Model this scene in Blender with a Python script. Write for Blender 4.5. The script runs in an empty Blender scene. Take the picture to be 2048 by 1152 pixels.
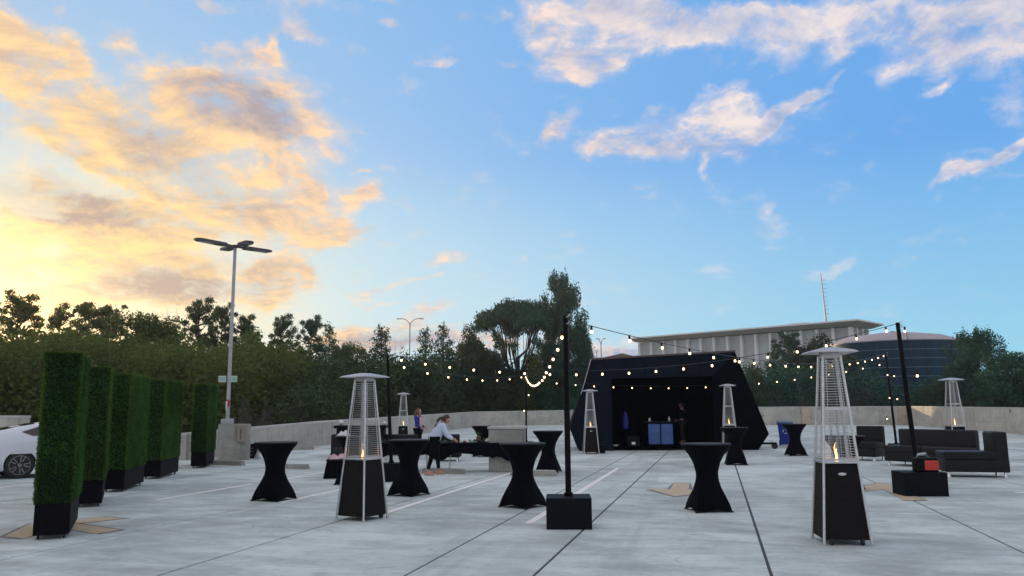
import bpy, math, random
import numpy as np
from mathutils import Vector, Matrix
sc = bpy.context.scene
rnd = random.Random(7)
PI = math.pi
R = math.radians

# ------------------------------------------------------------------ camera
FPX, PITCH, YAW, ROLL, EYE = 1600.0, math.atan(242/1600), R(14.1), R(0.45), 1.65
cam = bpy.data.cameras.new('camera'); camo = bpy.data.objects.new('camera', cam)
sc.collection.objects.link(camo); sc.camera = camo
ZV = Vector((0, 0, 1))
F0 = Vector((-math.sin(YAW), math.cos(YAW), 0)); R0 = Vector((math.cos(YAW), math.sin(YAW), 0))
CF = F0*math.cos(PITCH)+ZV*math.sin(PITCH); U0 = ZV*math.cos(PITCH)-F0*math.sin(PITCH)
CR = R0*math.cos(ROLL)-U0*math.sin(ROLL); CU = U0*math.cos(ROLL)+R0*math.sin(ROLL)
mw = Matrix((CR, CU, -CF)).transposed().to_4x4(); mw.translation = (0, 0, EYE); camo.matrix_world = mw
cam.sensor_width = 36; cam.lens = FPX/2048*36; cam.clip_start = 0.05; cam.clip_end = 4000

def ray(x, y): return CF*FPX+CR*(x-1024)-CU*(y-576)
def G(x, y, z=0.0):
    d = ray(x, y); k = (z-EYE)/d.z
    return Vector((d.x*k, d.y*k, z))
def A(x, depth):                       # a place in column x of the view, so many metres ahead, on the level
    d = ray(x, 818); s = depth/(d.x*F0.x+d.y*F0.y)
    return Vector((d.x*s, d.y*s, 0))
def HT(x, y, p):                       # height at which the line of sight through (x, y) passes above place p
    d = ray(x, y); fw = d.x*F0.x+d.y*F0.y
    return EYE+d.z*(p.x*F0.x+p.y*F0.y)/fw
def azel(x, y):
    d = ray(x, y).normalized(); return math.atan2(d.x, d.y), math.asin(d.z)

def s2l(c):
    return tuple(((v/255)/12.92 if v/255 <= 0.04045 else ((v/255+0.055)/1.055)**2.4) for v in c)

# ------------------------------------------------------------------ sky
SUN_AZ, SUN_EL = R(-47.5), R(4.2)
HAZE = 0.00042
world = bpy.data.worlds.new('World'); sc.world = world; world.use_nodes = True; world.cycles.sampling_method = 'MANUAL'; world.cycles.sample_map_resolution = 512
wt = world.node_tree; bg = wt.nodes['Background']; bg.inputs[1].default_value = 0.1
class NT:
    def __init__(s, t): s.t = t
    def n(s, typ, **k):
        o = s.t.nodes.new(typ)
        for a, b in k.items(): setattr(o, a, b)
        return o
    def put(s, sock, v):
        if hasattr(v, 'is_output') or hasattr(v, 'links'): s.t.links.new(v, sock)
        elif v is not None: sock.default_value = v
    def m(s, op, a, b=None, c=None, clamp=False):
        o = s.n('ShaderNodeMath', operation=op, use_clamp=clamp)
        s.put(o.inputs[0], a)
        if b is not None: s.put(o.inputs[1], b)
        if c is not None: s.put(o.inputs[2], c)
        return o.outputs[0]
    def v(s, op, a, b=None):
        o = s.n('ShaderNodeVectorMath', operation=op); s.put(o.inputs[0], a)
        if b is not None: s.put(o.inputs[1], b)
        return o.outputs['Value'] if op in ('LENGTH', 'DOT_PRODUCT') else o.outputs[0]
    def mr(s, v, a, b, c, d, smooth=True):
        o = s.n('ShaderNodeMapRange', interpolation_type='SMOOTHSTEP' if smooth else 'LINEAR')
        s.put(o.inputs[0], v)
        for i, q in enumerate((a, b, c, d)): s.put(o.inputs[i+1], q)
        return o.outputs[0]
    def mix(s, f, a, b, mode='MIX'):
        o = s.n('ShaderNodeMix', data_type='RGBA', blend_type=mode); s.put(o.inputs[0], f)
        for i, q in ((6, a), (7, b)):
            s.put(o.inputs[i], (*q, 1) if isinstance(q, tuple) and len(q) == 3 else q)
        return o.outputs[2]
    def noise(s, vec, scale, detail=4, rough=0.5, dist=0, w=None, dims='3D'):
        o = s.n('ShaderNodeTexNoise', noise_dimensions=dims)
        if vec is not None: s.put(o.inputs['Vector'], vec)
        o.inputs['Scale'].default_value = scale; o.inputs['Detail'].default_value = detail
        o.inputs['Roughness'].default_value = rough; o.inputs['Distortion'].default_value = dist
        return o.outputs[0]
W = NT(wt)
dirv = W.n('ShaderNodeTexCoord').outputs['Generated']
sep = W.n('ShaderNodeSeparateXYZ'); wt.links.new(dirv, sep.inputs[0]); dx, dy, dz = sep.outputs
az = W.m('ARCTAN2', dx, dy); el = W.m('ARCSINE', dz)
elp = W.m('MAXIMUM', el, 0.0)
sund = Vector((math.sin(SUN_AZ)*math.cos(SUN_EL), math.cos(SUN_AZ)*math.cos(SUN_EL), math.sin(SUN_EL)))
sdot = W.v('DOT_PRODUCT', dirv, tuple(sund)); sang = W.m('ARCCOSINE', W.m('MINIMUM', sdot, 0.99999))
# clear sky: scattering model for the glow near the sun plus the clear blue
base = W.mix(W.mr(elp, 0.0, 0.30, 0, 1, False), s2l((152, 210, 226)), s2l((96, 158, 221)))
base = W.mix(W.mr(elp, 0.30, 0.9, 0, 1), base, s2l((104, 153, 206)))
warm = W.m('MULTIPLY', W.mr(sang, 0.1, 0.70, .6, 0), W.mr(elp, 0.0, 0.7, 1, 0.10))
base = W.mix(W.m('MULTIPLY', warm, 0.9), base, s2l((232, 230, 205)))
pale = W.m('MULTIPLY', W.mr(sang, 0.35, 1.15, 1, 0), W.mr(elp, 0.08, 0.38, 0.85, 0.30))
base = W.mix(pale, base, s2l((186, 214, 226)))
sky = W.n('ShaderNodeTexSky', sky_type='NISHITA', sun_disc=False, sun_elevation=SUN_EL, sun_rotation=SUN_AZ, dust_density=0.6)
# clouds: each entry is one cloud bank (where, how long, how tall, its tilt, how dense)
BANKS = [(60,140,150,75,-38,1.1),(150,230,130,60,-30,.9),(15,120,90,60,-30,.7),(240,90,62,30,-42,.95),(160,115,50,24,-45,.8),(105,18,22,16,-50,.6),
 (480,112,75,24,-8,.95),(535,105,14,30,-20,.8),(610,12,60,28,0,.8),(605,68,52,18,-14,.8),(425,8,30,10,-30,.7),(440,170,130,40,5,.8),
 (590,232,80,44,-28,1.0),(450,215,110,45,-25,1.0),(300,190,120,40,14,.9),(250,250,100,50,-20,.9),(330,310,150,80,-20,1.2),(430,300,120,70,-30,1.1),(110,290,110,26,-17,.95),(200,320,60,16,-25,.6),
 (460,380,150,70,-22,1.2),(560,350,100,40,-30,.9),(560,430,130,45,-8,1.15),(640,455,80,20,0,1.0),(400,420,140,50,0,.9),(100,380,150,35,-8,.8),(150,435,200,45,0,1.1),(60,490,190,60,0,1.25),(250,470,160,40,0,1.1),
 (20,560,240,60,0,1.2),(250,570,150,42,0,1.35),(350,570,110,38,8,1.2),(400,520,120,20,0,.5),(545,560,80,48,16,1.4),(600,530,30,40,50,.9),(440,600,120,25,0,.8),(470,330,210,110,-25,.55),(130,560,160,70,0,.6),
 (710,398,30,22,40,.9),(745,388,22,20,-60,.7),(711,340,20,7,0,.8),(735,458,40,9,0,.6),(660,312,30,12,-20,.5),
 (755,572,50,14,12,.9),(905,528,44,16,0,.75),(858,562,48,7,5,.7),(862,628,40,14,10,.85),(745,606,40,7,-10,.7),(1028,540,14,10,0,.5),
 (730,668,110,22,8,1.2),(820,690,160,26,0,1.1),(1230,705,130,26,0,1.3),(1060,690,120,20,0,.7),(1180,690,80,10,0,.5),
 (1100,45,60,50,0,.9),(1180,60,95,62,0,1.15),(1290,50,130,50,5,1.15),(1380,62,80,34,8,.9),(1110,118,40,52,-70,.8),(1165,150,22,42,-80,.7),(1470,60,100,34,20,.9),(1230,110,70,30,30,.8),
 (1500,18,140,26,10,.9),(1590,50,100,40,30,.8),(1585,110,62,22,50,.95),(1700,70,110,34,35,.75),(1690,100,40,20,40,.6),(1760,30,190,46,0,1.0),(1930,60,170,54,20,1.1),(2010,80,120,48,25,1.1),(2080,40,120,70,0,1.0),(1790,150,45,18,40,.5),
 (1400,232,90,34,10,1.15),(1330,270,100,32,14,1.15),(1260,298,105,24,-4,1.15),(1455,240,70,34,-10,1.1),(1475,270,90,28,8,1.1),(1310,215,40,16,40,.7),(1190,305,45,16,-4,.8),(1410,318,9,36,8,1.0),(1465,190,34,14,30,.7),
 (1122,252,34,18,45,1.0),(1100,285,24,12,30,.8),(1550,250,80,17,38,1.0),(1620,200,80,12,38,.85),(1500,275,50,14,15,.9),
 (1868,168,36,10,24,.85),(1900,352,62,9,20,.9),(1970,325,85,12,22,1.0),(2050,300,50,14,20,1.0),(2020,210,60,46,20,.55),(1550,413,17,13,20,.7),(1555,445,30,24,-30,.45),
 (878,113,32,10,0,.75),(1015,120,42,8,-8,.6),(960,12,80,20,0,.5),(790,45,26,10,30,.5),(1680,522,44,10,30,.5),(1410,558,36,9,10,.4),(1010,18,14,8,0,.6),(765,5,24,10,0,.6)]
GREYS = [(300,575,170,40,0,1.0),(480,575,110,34,10,.8),(440,200,120,44,-25,.75),(540,240,60,34,-30,.6),(100,375,170,28,-5,.65),(160,420,160,20,0,.7),(450,520,150,20,0,.5),(340,300,130,55,-25,.5),
 (1380,285,140,30,5,.4),(820,700,200,22,0,.9),(1230,712,160,24,0,1.2),(1300,30,200,35,0,.35),(1930,40,250,70,15,.55),(1560,250,120,30,38,.5),(480,400,120,30,-20,.35),(730,676,90,10,8,.7),(1970,335,140,30,20,.5)]
CAZ = -YAW
uv = W.n('ShaderNodeCombineXYZ'); wt.links.new(az, uv.inputs[0]); wt.links.new(el, uv.inputs[1]); uv = uv.outputs[0]
wz = W.n('ShaderNodeTexNoise'); wt.links.new(dirv, wz.inputs['Vector']); wz.inputs['Scale'].default_value = 9; wz.inputs['Detail'].default_value = 5; wz.inputs['Roughness'].default_value = .6
wo = W.v('SUBTRACT', wz.outputs['Color'], (.5, .5, .5)); wsc = W.n('ShaderNodeVectorMath', operation='SCALE'); wt.links.new(wo, wsc.inputs[0]); wsc.inputs['Scale'].default_value = 0.085
uvw = W.v('ADD', uv, wsc.outputs[0])
AZ0, AZ1, EL0, EL1, MW, MH = CAZ-.80, CAZ+.80, -.03, .80, 960, 498
aa, ee = np.meshgrid(AZ0+(np.arange(MW)+.5)/MW*(AZ1-AZ0), EL0+(np.arange(MH)+.5)/MH*(EL1-EL0))
def banks(lst, grow, cap):
    acc = np.zeros_like(aa)
    for cx, cy, rx, ry, deg, amp in lst:
        c = azel(cx, cy); a = R(deg)
        ex = azel(cx+rx*math.cos(a), cy-rx*math.sin(a)); ey = azel(cx-ry*math.sin(a), cy-ry*math.cos(a))
        vx = (ex[0]-c[0], ex[1]-c[1]); vy = (ey[0]-c[0], ey[1]-c[1]); th = math.atan2(vx[1], vx[0])
        u = ((aa-c[0])*math.cos(th)+(ee-c[1])*math.sin(th))/(math.hypot(*vx)*grow); v = (-(aa-c[0])*math.sin(th)+(ee-c[1])*math.cos(th))/(math.hypot(*vy)*grow)
        q = np.clip((1-np.sqrt(u*u+v*v))/.9, 0, 1); acc += amp*q*q*(3-2*q)
    return np.minimum(acc, cap)
img = bpy.data.images.new('cloud_bank_layout', MW, MH, alpha=False, float_buffer=True); img.colorspace_settings.name = 'Non-Color'
px_ = np.ones((MH, MW, 4), np.float32); px_[..., 0] = banks(BANKS, 1.72, 1.08); px_[..., 1] = banks(GREYS, 1.5, 1.2); px_[..., 2] = 0
img.pixels.foreach_set(px_.ravel()); img.update()
mp = W.n('ShaderNodeMapping', vector_type='TEXTURE'); wt.links.new(uvw, mp.inputs[0]); mp.inputs[1].default_value = (AZ0, EL0, 0); mp.inputs[3].default_value = (AZ1-AZ0, EL1-EL0, 1)
im = W.n('ShaderNodeTexImage', interpolation='Linear', extension='EXTEND'); im.image = img; wt.links.new(mp.outputs[0], im.inputs[0])
sp = W.n('ShaderNodeSeparateColor'); wt.links.new(im.outputs[0], sp.inputs[0]); S, GS = sp.outputs[0], sp.outputs[1]
# fuller bright cloud outside the view, added to brighten and neutralise the light
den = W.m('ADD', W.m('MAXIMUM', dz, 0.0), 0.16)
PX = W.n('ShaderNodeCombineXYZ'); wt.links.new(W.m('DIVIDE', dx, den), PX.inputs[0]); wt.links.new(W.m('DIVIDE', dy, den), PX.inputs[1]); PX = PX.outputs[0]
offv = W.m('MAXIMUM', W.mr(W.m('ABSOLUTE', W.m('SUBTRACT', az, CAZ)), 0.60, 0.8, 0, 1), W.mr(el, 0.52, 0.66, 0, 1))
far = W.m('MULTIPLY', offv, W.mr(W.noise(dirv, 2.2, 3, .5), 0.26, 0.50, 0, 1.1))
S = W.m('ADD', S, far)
def cloud_noise(vec): return W.noise(vec, 3.0, 10, .66, .35)
n1 = cloud_noise(PX)
so = Vector((math.sin(SUN_AZ), math.cos(SUN_AZ), 0))*0.05
n2 = cloud_noise(W.v('ADD', PX, tuple(so)))
n3 = W.noise(W.v('MULTIPLY', dirv, (1, 1, 1.6)), 22, 7, .6, .3)
nn = W.mr(W.m('ADD', W.m('MULTIPLY', n1, 0.5), W.m('MULTIPLY', n3, 0.5)), 0.36, 0.62, 0, 1, False)
cov = W.m('SUBTRACT', W.m('MULTIPLY', S, 1.12), W.m('MULTIPLY', W.m('SUBTRACT', 1.0, nn), 1.12))
alpha = W.m('MAXIMUM', W.mr(cov, -0.02, 0.86, 0, 1), W.m('MULTIPLY', W.mr(cov, -0.42, 0.45, 0, 1), 0.42))
relief = W.m('MULTIPLY', W.m('SUBTRACT', n1, n2), 3.2)
soft = W.m('MULTIPLY', W.m('SUBTRACT', n3, 0.5), 1.6)
lit = W.m('ADD', W.m('ADD', 0.80, relief), W.m('ADD', soft, W.m('MULTIPLY', W.mr(cov, .35, 1.1, 0, 1), -0.25)))
lit = W.m('SUBTRACT', lit, W.m('MULTIPLY', GS, 0.80), clamp=True)
near = W.mr(sang, 0.15, 0.95, 1, 0); glow = W.mr(sang, 0.05, 0.60, 1, 0)
litc = W.mix(near, s2l((236, 220, 212)), s2l((255, 200, 146))); litc = W.mix(W.m('MULTIPLY', glow, .8), litc, s2l((255, 222, 142)))
drk = W.mix(near, s2l((146, 164, 200)), s2l((168, 146, 138)))
cc = W.mix(lit, drk, litc)
base = W.mix(W.m('MULTIPLY', W.mr(sang, 0.05, 0.48, 1, 0), W.mr(elp, 0.05, 0.40, .85, .15)), base, s2l((255, 228, 165)))
col = W.mix(W.m('MULTIPLY', alpha, 0.94), base, cc)
# brightness round the sun itself (low behind the trees, just off the left edge)
aur = W.n('ShaderNodeVectorMath', operation='SCALE'); aur.inputs[0].default_value = (1.3, .8, .30); wt.links.new(W.mr(sang, 0.0, 0.17, 1, 0), aur.inputs['Scale'])
col = W.v('ADD', col, aur.outputs[0])
sc10 = W.n('ShaderNodeVectorMath', operation='SCALE'); wt.links.new(col, sc10.inputs[0]); sc10.inputs['Scale'].default_value = 10.0
nis = W.n('ShaderNodeVectorMath', operation='SCALE'); wt.links.new(sky.outputs[0], nis.inputs[0]); nis.inputs['Scale'].default_value = 0.03
tot = W.v('ADD', sc10.outputs[0], nis.outputs[0]); wt.links.new(tot, bg.inputs[0])

sl = bpy.data.lights.new('sun', 'SUN'); sl.energy = 3.0; sl.angle = R(0.6); sl.color = (1.0, .72, .42)
so_ = bpy.data.objects.new('sun', sl); sc.collection.objects.link(so_)
so_.rotation_euler = (-sund).to_track_quat('-Z', 'Y').to_euler()
sc.view_settings.view_transform = 'Standard'; sc.view_settings.look = 'None'; sc.view_settings.exposure = 0.22; sc.view_settings.gamma = 1.0
sc.view_settings.use_curve_mapping = False
sc.cycles.max_bounces = 6; sc.cycles.diffuse_bounces = 2; sc.cycles.glossy_bounces = 3; sc.cycles.transparent_max_bounces = 12
sc.cycles.use_denoising = True
#SKYSTOP
# ------------------------------------------------------------------ helpers
COL = sc.collection
def mat(name, c, rough=.6, metal=0., var=.15, scale=3., bump=0., bscale=40., emit=None, es=0., spec=.5, coords='Object', stretch=None, var2=None):
    m = bpy.data.materials.new(name); m.use_nodes = True; t = NT(m.node_tree); b = m.node_tree.nodes['Principled BSDF']
    b.inputs['Roughness'].default_value = rough; b.inputs['Metallic'].default_value = metal; b.inputs['Specular IOR Level'].default_value = spec
    tc = t.n('ShaderNodeTexCoord').outputs['Object'] if coords == 'Object' else t.n('ShaderNodeNewGeometry').outputs['Position']
    if stretch: tc = t.v('MULTIPLY', tc, stretch)
    n = t.noise(tc, scale, 5, .6); f = t.mr(n, .3, .7, 0, 1)
    lo = tuple(v*(1-var) for v in c); hi = tuple(min(1, v*(1+var)) for v in c)
    m.node_tree.links.new(t.mix(f, lo, hi), b.inputs['Base Color'])
    if bump:
        bn = t.n('ShaderNodeBump'); bn.inputs['Strength'].default_value = bump; bn.inputs['Distance'].default_value = .01
        m.node_tree.links.new(t.noise(tc, bscale, 3, .6), bn.inputs['Height']); m.node_tree.links.new(bn.outputs[0], b.inputs['Normal'])
    if emit:
        b.inputs['Emission Color'].default_value = (*emit, 1); b.inputs['Emission Strength'].default_value = es
    m.diffuse_color = (*c, 1)
    return m
class MB:
    def __init__(s): s.v = []; s.f = []; s.M = None; s.uv = None
    def add(s, vs, fs):
        b = len(s.v)
        if s.M is not None: vs = [tuple(s.M @ Vector(q)) for q in vs]
        s.v += [tuple(q) for q in vs]; s.f += [tuple(b+i for i in q) for q in fs]; return s
    def box(s, c, d, rz=0, M=None):
        x, y, z = d[0]/2, d[1]/2, d[2]/2; cr, sr = math.cos(rz), math.sin(rz); vs = []
        for k in (-1, 1):
            for a, b in ((-1, -1), (1, -1), (1, 1), (-1, 1)):
                p = Vector((a*x, b*y, k*z)); p = Vector((p.x*cr-p.y*sr, p.x*sr+p.y*cr, p.z))
                if M is not None: p = M @ p
                vs.append((p.x+c[0], p.y+c[1], p.z+c[2]))
        return s.add(vs, [(3, 2, 1, 0), (4, 5, 6, 7), (0, 1, 5, 4), (1, 2, 6, 5), (2, 3, 7, 6), (3, 0, 4, 7)])
    def rbox(s, c, d, r=.03, n=3, rz=0):
        # box with rounded vertical and top edges: stacked rings
        cr, sr = math.cos(rz), math.sin(rz); rings = []
        x, y, h = d[0]/2, d[1]/2, d[2]
        prof = [(r*.5, 0), (0, r*.5)]+[(r*(1-math.cos(a)), h-r+r*math.sin(a)) for a in [PI/2*i/n for i in range(n+1)]]
        for ins, z in prof:
            ring = []
            for qx, qy, a0 in ((1, 1, 0), (-1, 1, PI/2), (-1, -1, PI), (1, -1, 3*PI/2)):
                for i in range(n+1):
                    a = a0+PI/2*i/n; rr = r
                    px = qx*(x-rr)+(rr-ins)*math.cos(a); py = qy*(y-rr)+(rr-ins)*math.sin(a)
                    ring.append((px*cr-py*sr+c[0], px*sr+py*cr+c[1], c[2]-h/2+z))
            rings.append(ring)
        k = len(rings[0]); vs = [p for q in rings for p in q]; fs = []
        for j in range(len(rings)-1):
            for i in range(k): fs.append((j*k+i, j*k+(i+1) % k, (j+1)*k+(i+1) % k, (j+1)*k+i))
        fs.append(tuple(range((len(rings)-1)*k, len(rings)*k))); fs.append(tuple(reversed(range(k))))
        return s.add(vs, fs)
    def tube(s, pts, r, n=8, cap=True):
        pts = [Vector(p) for p in pts]; rs = r if isinstance(r, (list, tuple)) else [r]*len(pts); vs = []; fs = []
        for i, p in enumerate(pts):
            t = (pts[min(i+1, len(pts)-1)]-pts[max(i-1, 0)]).normalized()
            u = t.cross(Vector((0, 0, 1)) if abs(t.z) < .9 else Vector((1, 0, 0))).normalized(); w = t.cross(u)
            for k in range(n):
                a = 2*PI*(k+.5)/n; vs.append(tuple(p+(u*math.cos(a)+w*math.sin(a))*rs[i]))
        for i in range(len(pts)-1):
            for k in range(n): fs.append((i*n+k, i*n+(k+1) % n, (i+1)*n+(k+1) % n, (i+1)*n+k))
        if cap: fs.append(tuple(reversed(range(n)))); fs.append(tuple(range((len(pts)-1)*n, len(pts)*n)))
        return s.add(vs, fs)
    def lathe(s, prof, n=24, c=(0, 0, 0), fn=None):
        vs = []; fs = []
        for j, (r, z) in enumerate(prof):
            for k in range(n):
                a = 2*PI*k/n; rr, zz = (r, z) if fn is None else fn(r, z, a)
                vs.append((c[0]+rr*math.cos(a), c[1]+rr*math.sin(a), c[2]+zz))
        for j in range(len(prof)-1):
            for k in range(n): fs.append((j*n+k, j*n+(k+1) % n, (j+1)*n+(k+1) % n, (j+1)*n+k))
        fs.append(tuple(reversed(range(n)))); fs.append(tuple(range((len(prof)-1)*n, len(prof)*n)))
        return s.add(vs, fs)
    def ball(s, c, r, n=10, m=6, sq=(1, 1, 1)):
        prof = [(max(1e-4, math.sin(PI*i/m)), -math.cos(PI*i/m)) for i in range(m+1)]; vs = []; fs = []
        for (q, z) in prof:
            for k in range(n):
                a = 2*PI*k/n; vs.append((c[0]+q*math.cos(a)*r*sq[0], c[1]+q*math.sin(a)*r*sq[1], c[2]+z*r*sq[2]))
        for j in range(m):
            for k in range(n): fs.append((j*n+k, j*n+(k+1) % n, (j+1)*n+(k+1) % n, (j+1)*n+k))
        return s.add(vs, fs)
    def prism(s, poly, z0, z1):            # poly in xy
        n = len(poly); vs = [(x, y, z0) for x, y in poly]+[(x, y, z1) for x, y in poly]
        return s.add(vs, [tuple(reversed(range(n))), tuple(range(n, 2*n))]+[(i, (i+1) % n, n+(i+1) % n, n+i) for i in range(n)])
    def prism_xz(s, poly, y0, y1):
        n = len(poly); vs = [(x, y0, z) for x, z in poly]+[(x, y1, z) for x, z in poly]
        return s.add(vs, [tuple(range(n)), tuple(reversed(range(n, 2*n)))]+[((i+1) % n, i, n+i, n+(i+1) % n) for i in range(n)])
    def build(s, name, m, parent=None, smooth=False, loc=None, rotz=0):
        me = bpy.data.meshes.new(name); me.from_pydata(s.v, [], s.f)
        me.materials.append(m)
        if smooth:
            me.polygons.foreach_set('use_smooth', [True]*len(me.polygons))
            if smooth == 'auto':
                try: me.set_sharp_from_angle(angle=R(40))
                except Exception: pass
        o = bpy.data.objects.new(name, me); COL.objects.link(o)
        if parent is not None: o.parent = parent
        if loc is not None: o.location = loc
        o.rotation_euler = (0, 0, rotz)
        return o
def tag(o, label=None, cat=None, group=None, kind=None):
    if label: o['label'] = label
    if cat: o['category'] = cat
    if group: o['group'] = group
    if kind: o['kind'] = kind
    return o
def thing(name, label, cat, loc=(0, 0, 0), rotz=0, group=None, kind=None):
    o = bpy.data.objects.new(name, None); COL.objects.link(o); o.location = loc; o.rotation_euler = (0, 0, rotz)
    o.empty_display_size = .2
    return tag(o, label, cat, group, kind)
CHILD = {}
def kids(o): return [c for c in bpy.data.objects if c.parent == o]
def copy_tree(o, parent=None, cache=None):
    c = o.copy(); COL.objects.link(c); c.parent = parent
    for ch in kids(o):
        if ch.name not in ('',) : copy_tree(ch, c)
    return c
def dup(o, label, loc, rotz, scale=None):
    c = copy_tree(o); c.location = loc; c.rotation_euler = (0, 0, rotz); c['label'] = label
    if scale: c.scale = scale
    return c

# ------------------------------------------------------------------ materials
def wv(t, p):
    q = t.n('ShaderNodeTexNoise'); t.t.links.new(p, q.inputs['Vector']); q.inputs['Scale'].default_value = 1.2; q.inputs['Detail'].default_value = 4
    r = t.n('ShaderNodeVectorMath', operation='SCALE'); t.t.links.new(q.outputs['Color'], r.inputs[0]); r.inputs['Scale'].default_value = 1.1; return r.outputs[0]
def concrete_mat(name, c, seed=0., str_=(1, 1, 1), pit=.35, stain=.25):
    m = bpy.data.materials.new(name); m.use_nodes = True; t = NT(m.node_tree); L = m.node_tree.links; b = m.node_tree.nodes['Principled BSDF']
    p = t.v('ADD', t.n('ShaderNodeNewGeometry').outputs['Position'], (seed, seed*.7, 0))
    oi = t.n('ShaderNodeObjectInfo').outputs['Random']
    a = t.noise(t.v('MULTIPLY', p, str_), .35, 6, .62, .4); a2 = t.noise(t.v('MULTIPLY', p, (.7, 1.7, 1)), 1.3, 7, .65, .3); a3 = t.noise(p, 9, 6, .7)
    f = t.m('ADD', t.m('MULTIPLY', a, .5), t.m('ADD', t.m('MULTIPLY', a2, .35), t.m('MULTIPLY', a3, .15)))
    f = t.mr(f, .36, .64, 0, 1)
    col = t.mix(f, tuple(v*(1-stain) for v in c), tuple(min(.9, v*(1+stain*.55)) for v in c))
    col = t.mix(t.m('MULTIPLY', oi, .14), col, tuple(v*.72 for v in c))
    spots = t.mr(t.noise(p, 3.1, 3, .7, .6), .62, .76, 0, .4)
    col = t.mix(spots, col, tuple(v*.5 for v in c))
    drips = t.mr(t.noise(p, 1.1, 3, .5, .3), .66, .76, 0, .5); col = t.mix(drips, col, tuple(v*.45 for v in c))
    tyre = t.m('MULTIPLY', t.mr(t.noise(t.v('MULTIPLY', p, (.5, .03, 1)), 1.6, 4, .7, .5), .54, .64, 0, .32), t.mr(a, .4, .6, .3, 1)); col = t.mix(tyre, col, tuple(v*.5 for v in c))
    cd = t.n('ShaderNodeTexVoronoi', feature='DISTANCE_TO_EDGE'); m.node_tree.links.new(t.v('ADD', p, wv(t, p)), cd.inputs['Vector']); cd.inputs['Scale'].default_value = .22
    crack = t.m('MULTIPLY', t.mr(cd.outputs['Distance'], .0, .0035, .5, 0, False), t.mr(t.noise(p, .5, 2), .52, .6, 0, 1)); col = t.mix(crack, col, tuple(v*.25 for v in c))
    L.new(col, b.inputs['Base Color']); b.inputs['Roughness'].default_value = .85; b.inputs['Specular IOR Level'].default_value = .25
    bn = t.n('ShaderNodeBump'); bn.inputs['Strength'].default_value = pit; bn.inputs['Distance'].default_value = .008
    L.new(t.noise(t.v('MULTIPLY', p, (6, 60, 6)), 1.0, 4, .6), bn.inputs['Height']); L.new(bn.outputs[0], b.inputs['Normal'])
    return m
M = {}
M['deck'] = concrete_mat('deck_concrete', (.59, .66, .615), stain=.40)
M['seal'] = mat('joint_sealant', (.05, .05, .05), .8)
M['wallc'] = concrete_mat('wall_concrete', (.40, .395, .34), 13., (1, 1, 2.5), .3, .4)
def wall_mat():
    m = concrete_mat('cast_wall_concrete', (.50, .48, .41), 5., (1, 1, 2), .2, .25); t = NT(m.node_tree); L = m.node_tree.links; b = m.node_tree.nodes['Principled BSDF']
    p = t.n('ShaderNodeNewGeometry').outputs['Position']; src = b.inputs['Base Color'].links[0].from_socket
    st = t.mr(t.noise(t.v('MULTIPLY', p, (1.2, 1.2, .12)), 1.6, 5, .7), .55, .72, 0, .55)
    col = t.mix(st, src, (.12, .115, .10)); sp = t.mr(t.noise(p, 1.9, 2, .5), .70, .74, 0, .7)
    L.new(t.mix(sp, col, (.05, .05, .05)), b.inputs['Base Color']); return m
M['wall'] = wall_mat()
M['cope'] = concrete_mat('coping_concrete', (.55, .55, .50), 3.)
M['paint'] = mat('worn_white_paint', (.88, .87, .80), .7, var=.10, scale=14, coords='P')
M['tan'] = mat('faded_tan_paint', (.55, .44, .28), .8, var=.14, scale=9, coords='P')
M['tanline'] = mat('dark_arrow_outline', (.20, .21, .20), .8, var=.3, scale=6, coords='P')
M['blackcloth'] = mat('black_stretch_cloth', (.0028, .0030, .0062), .8, var=.25, scale=8, bump=.25, bscale=180, spec=.06)
M['clothtop'] = mat('black_table_top_cloth', (.012, .011, .013), .6, var=.2, scale=5, spec=.25)
M['steel'] = mat('brushed_steel', (.60, .61, .60), .32, .75, var=.1, scale=20)
M['cap'] = mat('satin_steel_cap', (.50, .50, .50), .38, .8, var=.12, scale=4)
M['wicker'] = mat('dark_brown_wicker', (.010, .008, .0075), .65, var=.5, scale=60, bump=.8, bscale=90, spec=.15)
M['glass'] = None
gm = bpy.data.materials.new('clear_tube_glass'); gm.use_nodes = True; b_ = gm.node_tree.nodes['Principled BSDF']
b_.inputs['Base Color'].default_value = (.95, .97, 1, 1); b_.inputs['Roughness'].default_value = .04; b_.inputs['Transmission Weight'].default_value = 1; b_.inputs['IOR'].default_value = 1.08
b_.inputs['Alpha'].default_value = .35; M['glass'] = gm
M['flame'] = mat('gas_flame', (.9, .4, .1), .9, emit=(1.0, .42, .10), es=4)
M['flame2'] = mat('gas_flame_core', (.9, .6, .3), .9, emit=(1.0, .66, .30), es=6)
M['bulb'] = mat('lit_bulb_glass', (.9, .8, .6), .3, emit=(1.0, .70, .38), es=4.5)
M['bulb_off'] = mat('unlit_bulb_glass', (.7, .7, .68), .1, spec=.8)
M['socket'] = mat('black_rubber_socket', (.006, .006, .006), .6, spec=.2)
M['wire'] = mat('black_rubber_wire', (.012, .012, .014), .5)
M['blackmet'] = mat('black_painted_steel', (.003, .003, .0035), .6, var=.2, scale=6, spec=.12)
M['boxpaint'] = mat('matte_black_box_paint', (.0025, .005, .008), .6, var=.25, scale=5, bump=.1, bscale=40, spec=.12)
M['rubber'] = mat('black_rubber', (.015, .015, .016), .7)
M['leather'] = mat('black_vinyl_upholstery', (.006, .0085, .0095), .5, var=.2, scale=5, bump=.25, bscale=60, spec=.22)
M['leather2'] = mat('brownish_black_vinyl', (.011, .0085, .0095), .5, var=.2, scale=5, bump=.25, bscale=60, spec=.25)
M['chrome'] = mat('chrome', (.75, .75, .75), .15, 1)
M['whitecar'] = mat('pearl_white_paint', (.74, .76, .78), .22, 0, var=.02, scale=2, spec=.6)
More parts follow.
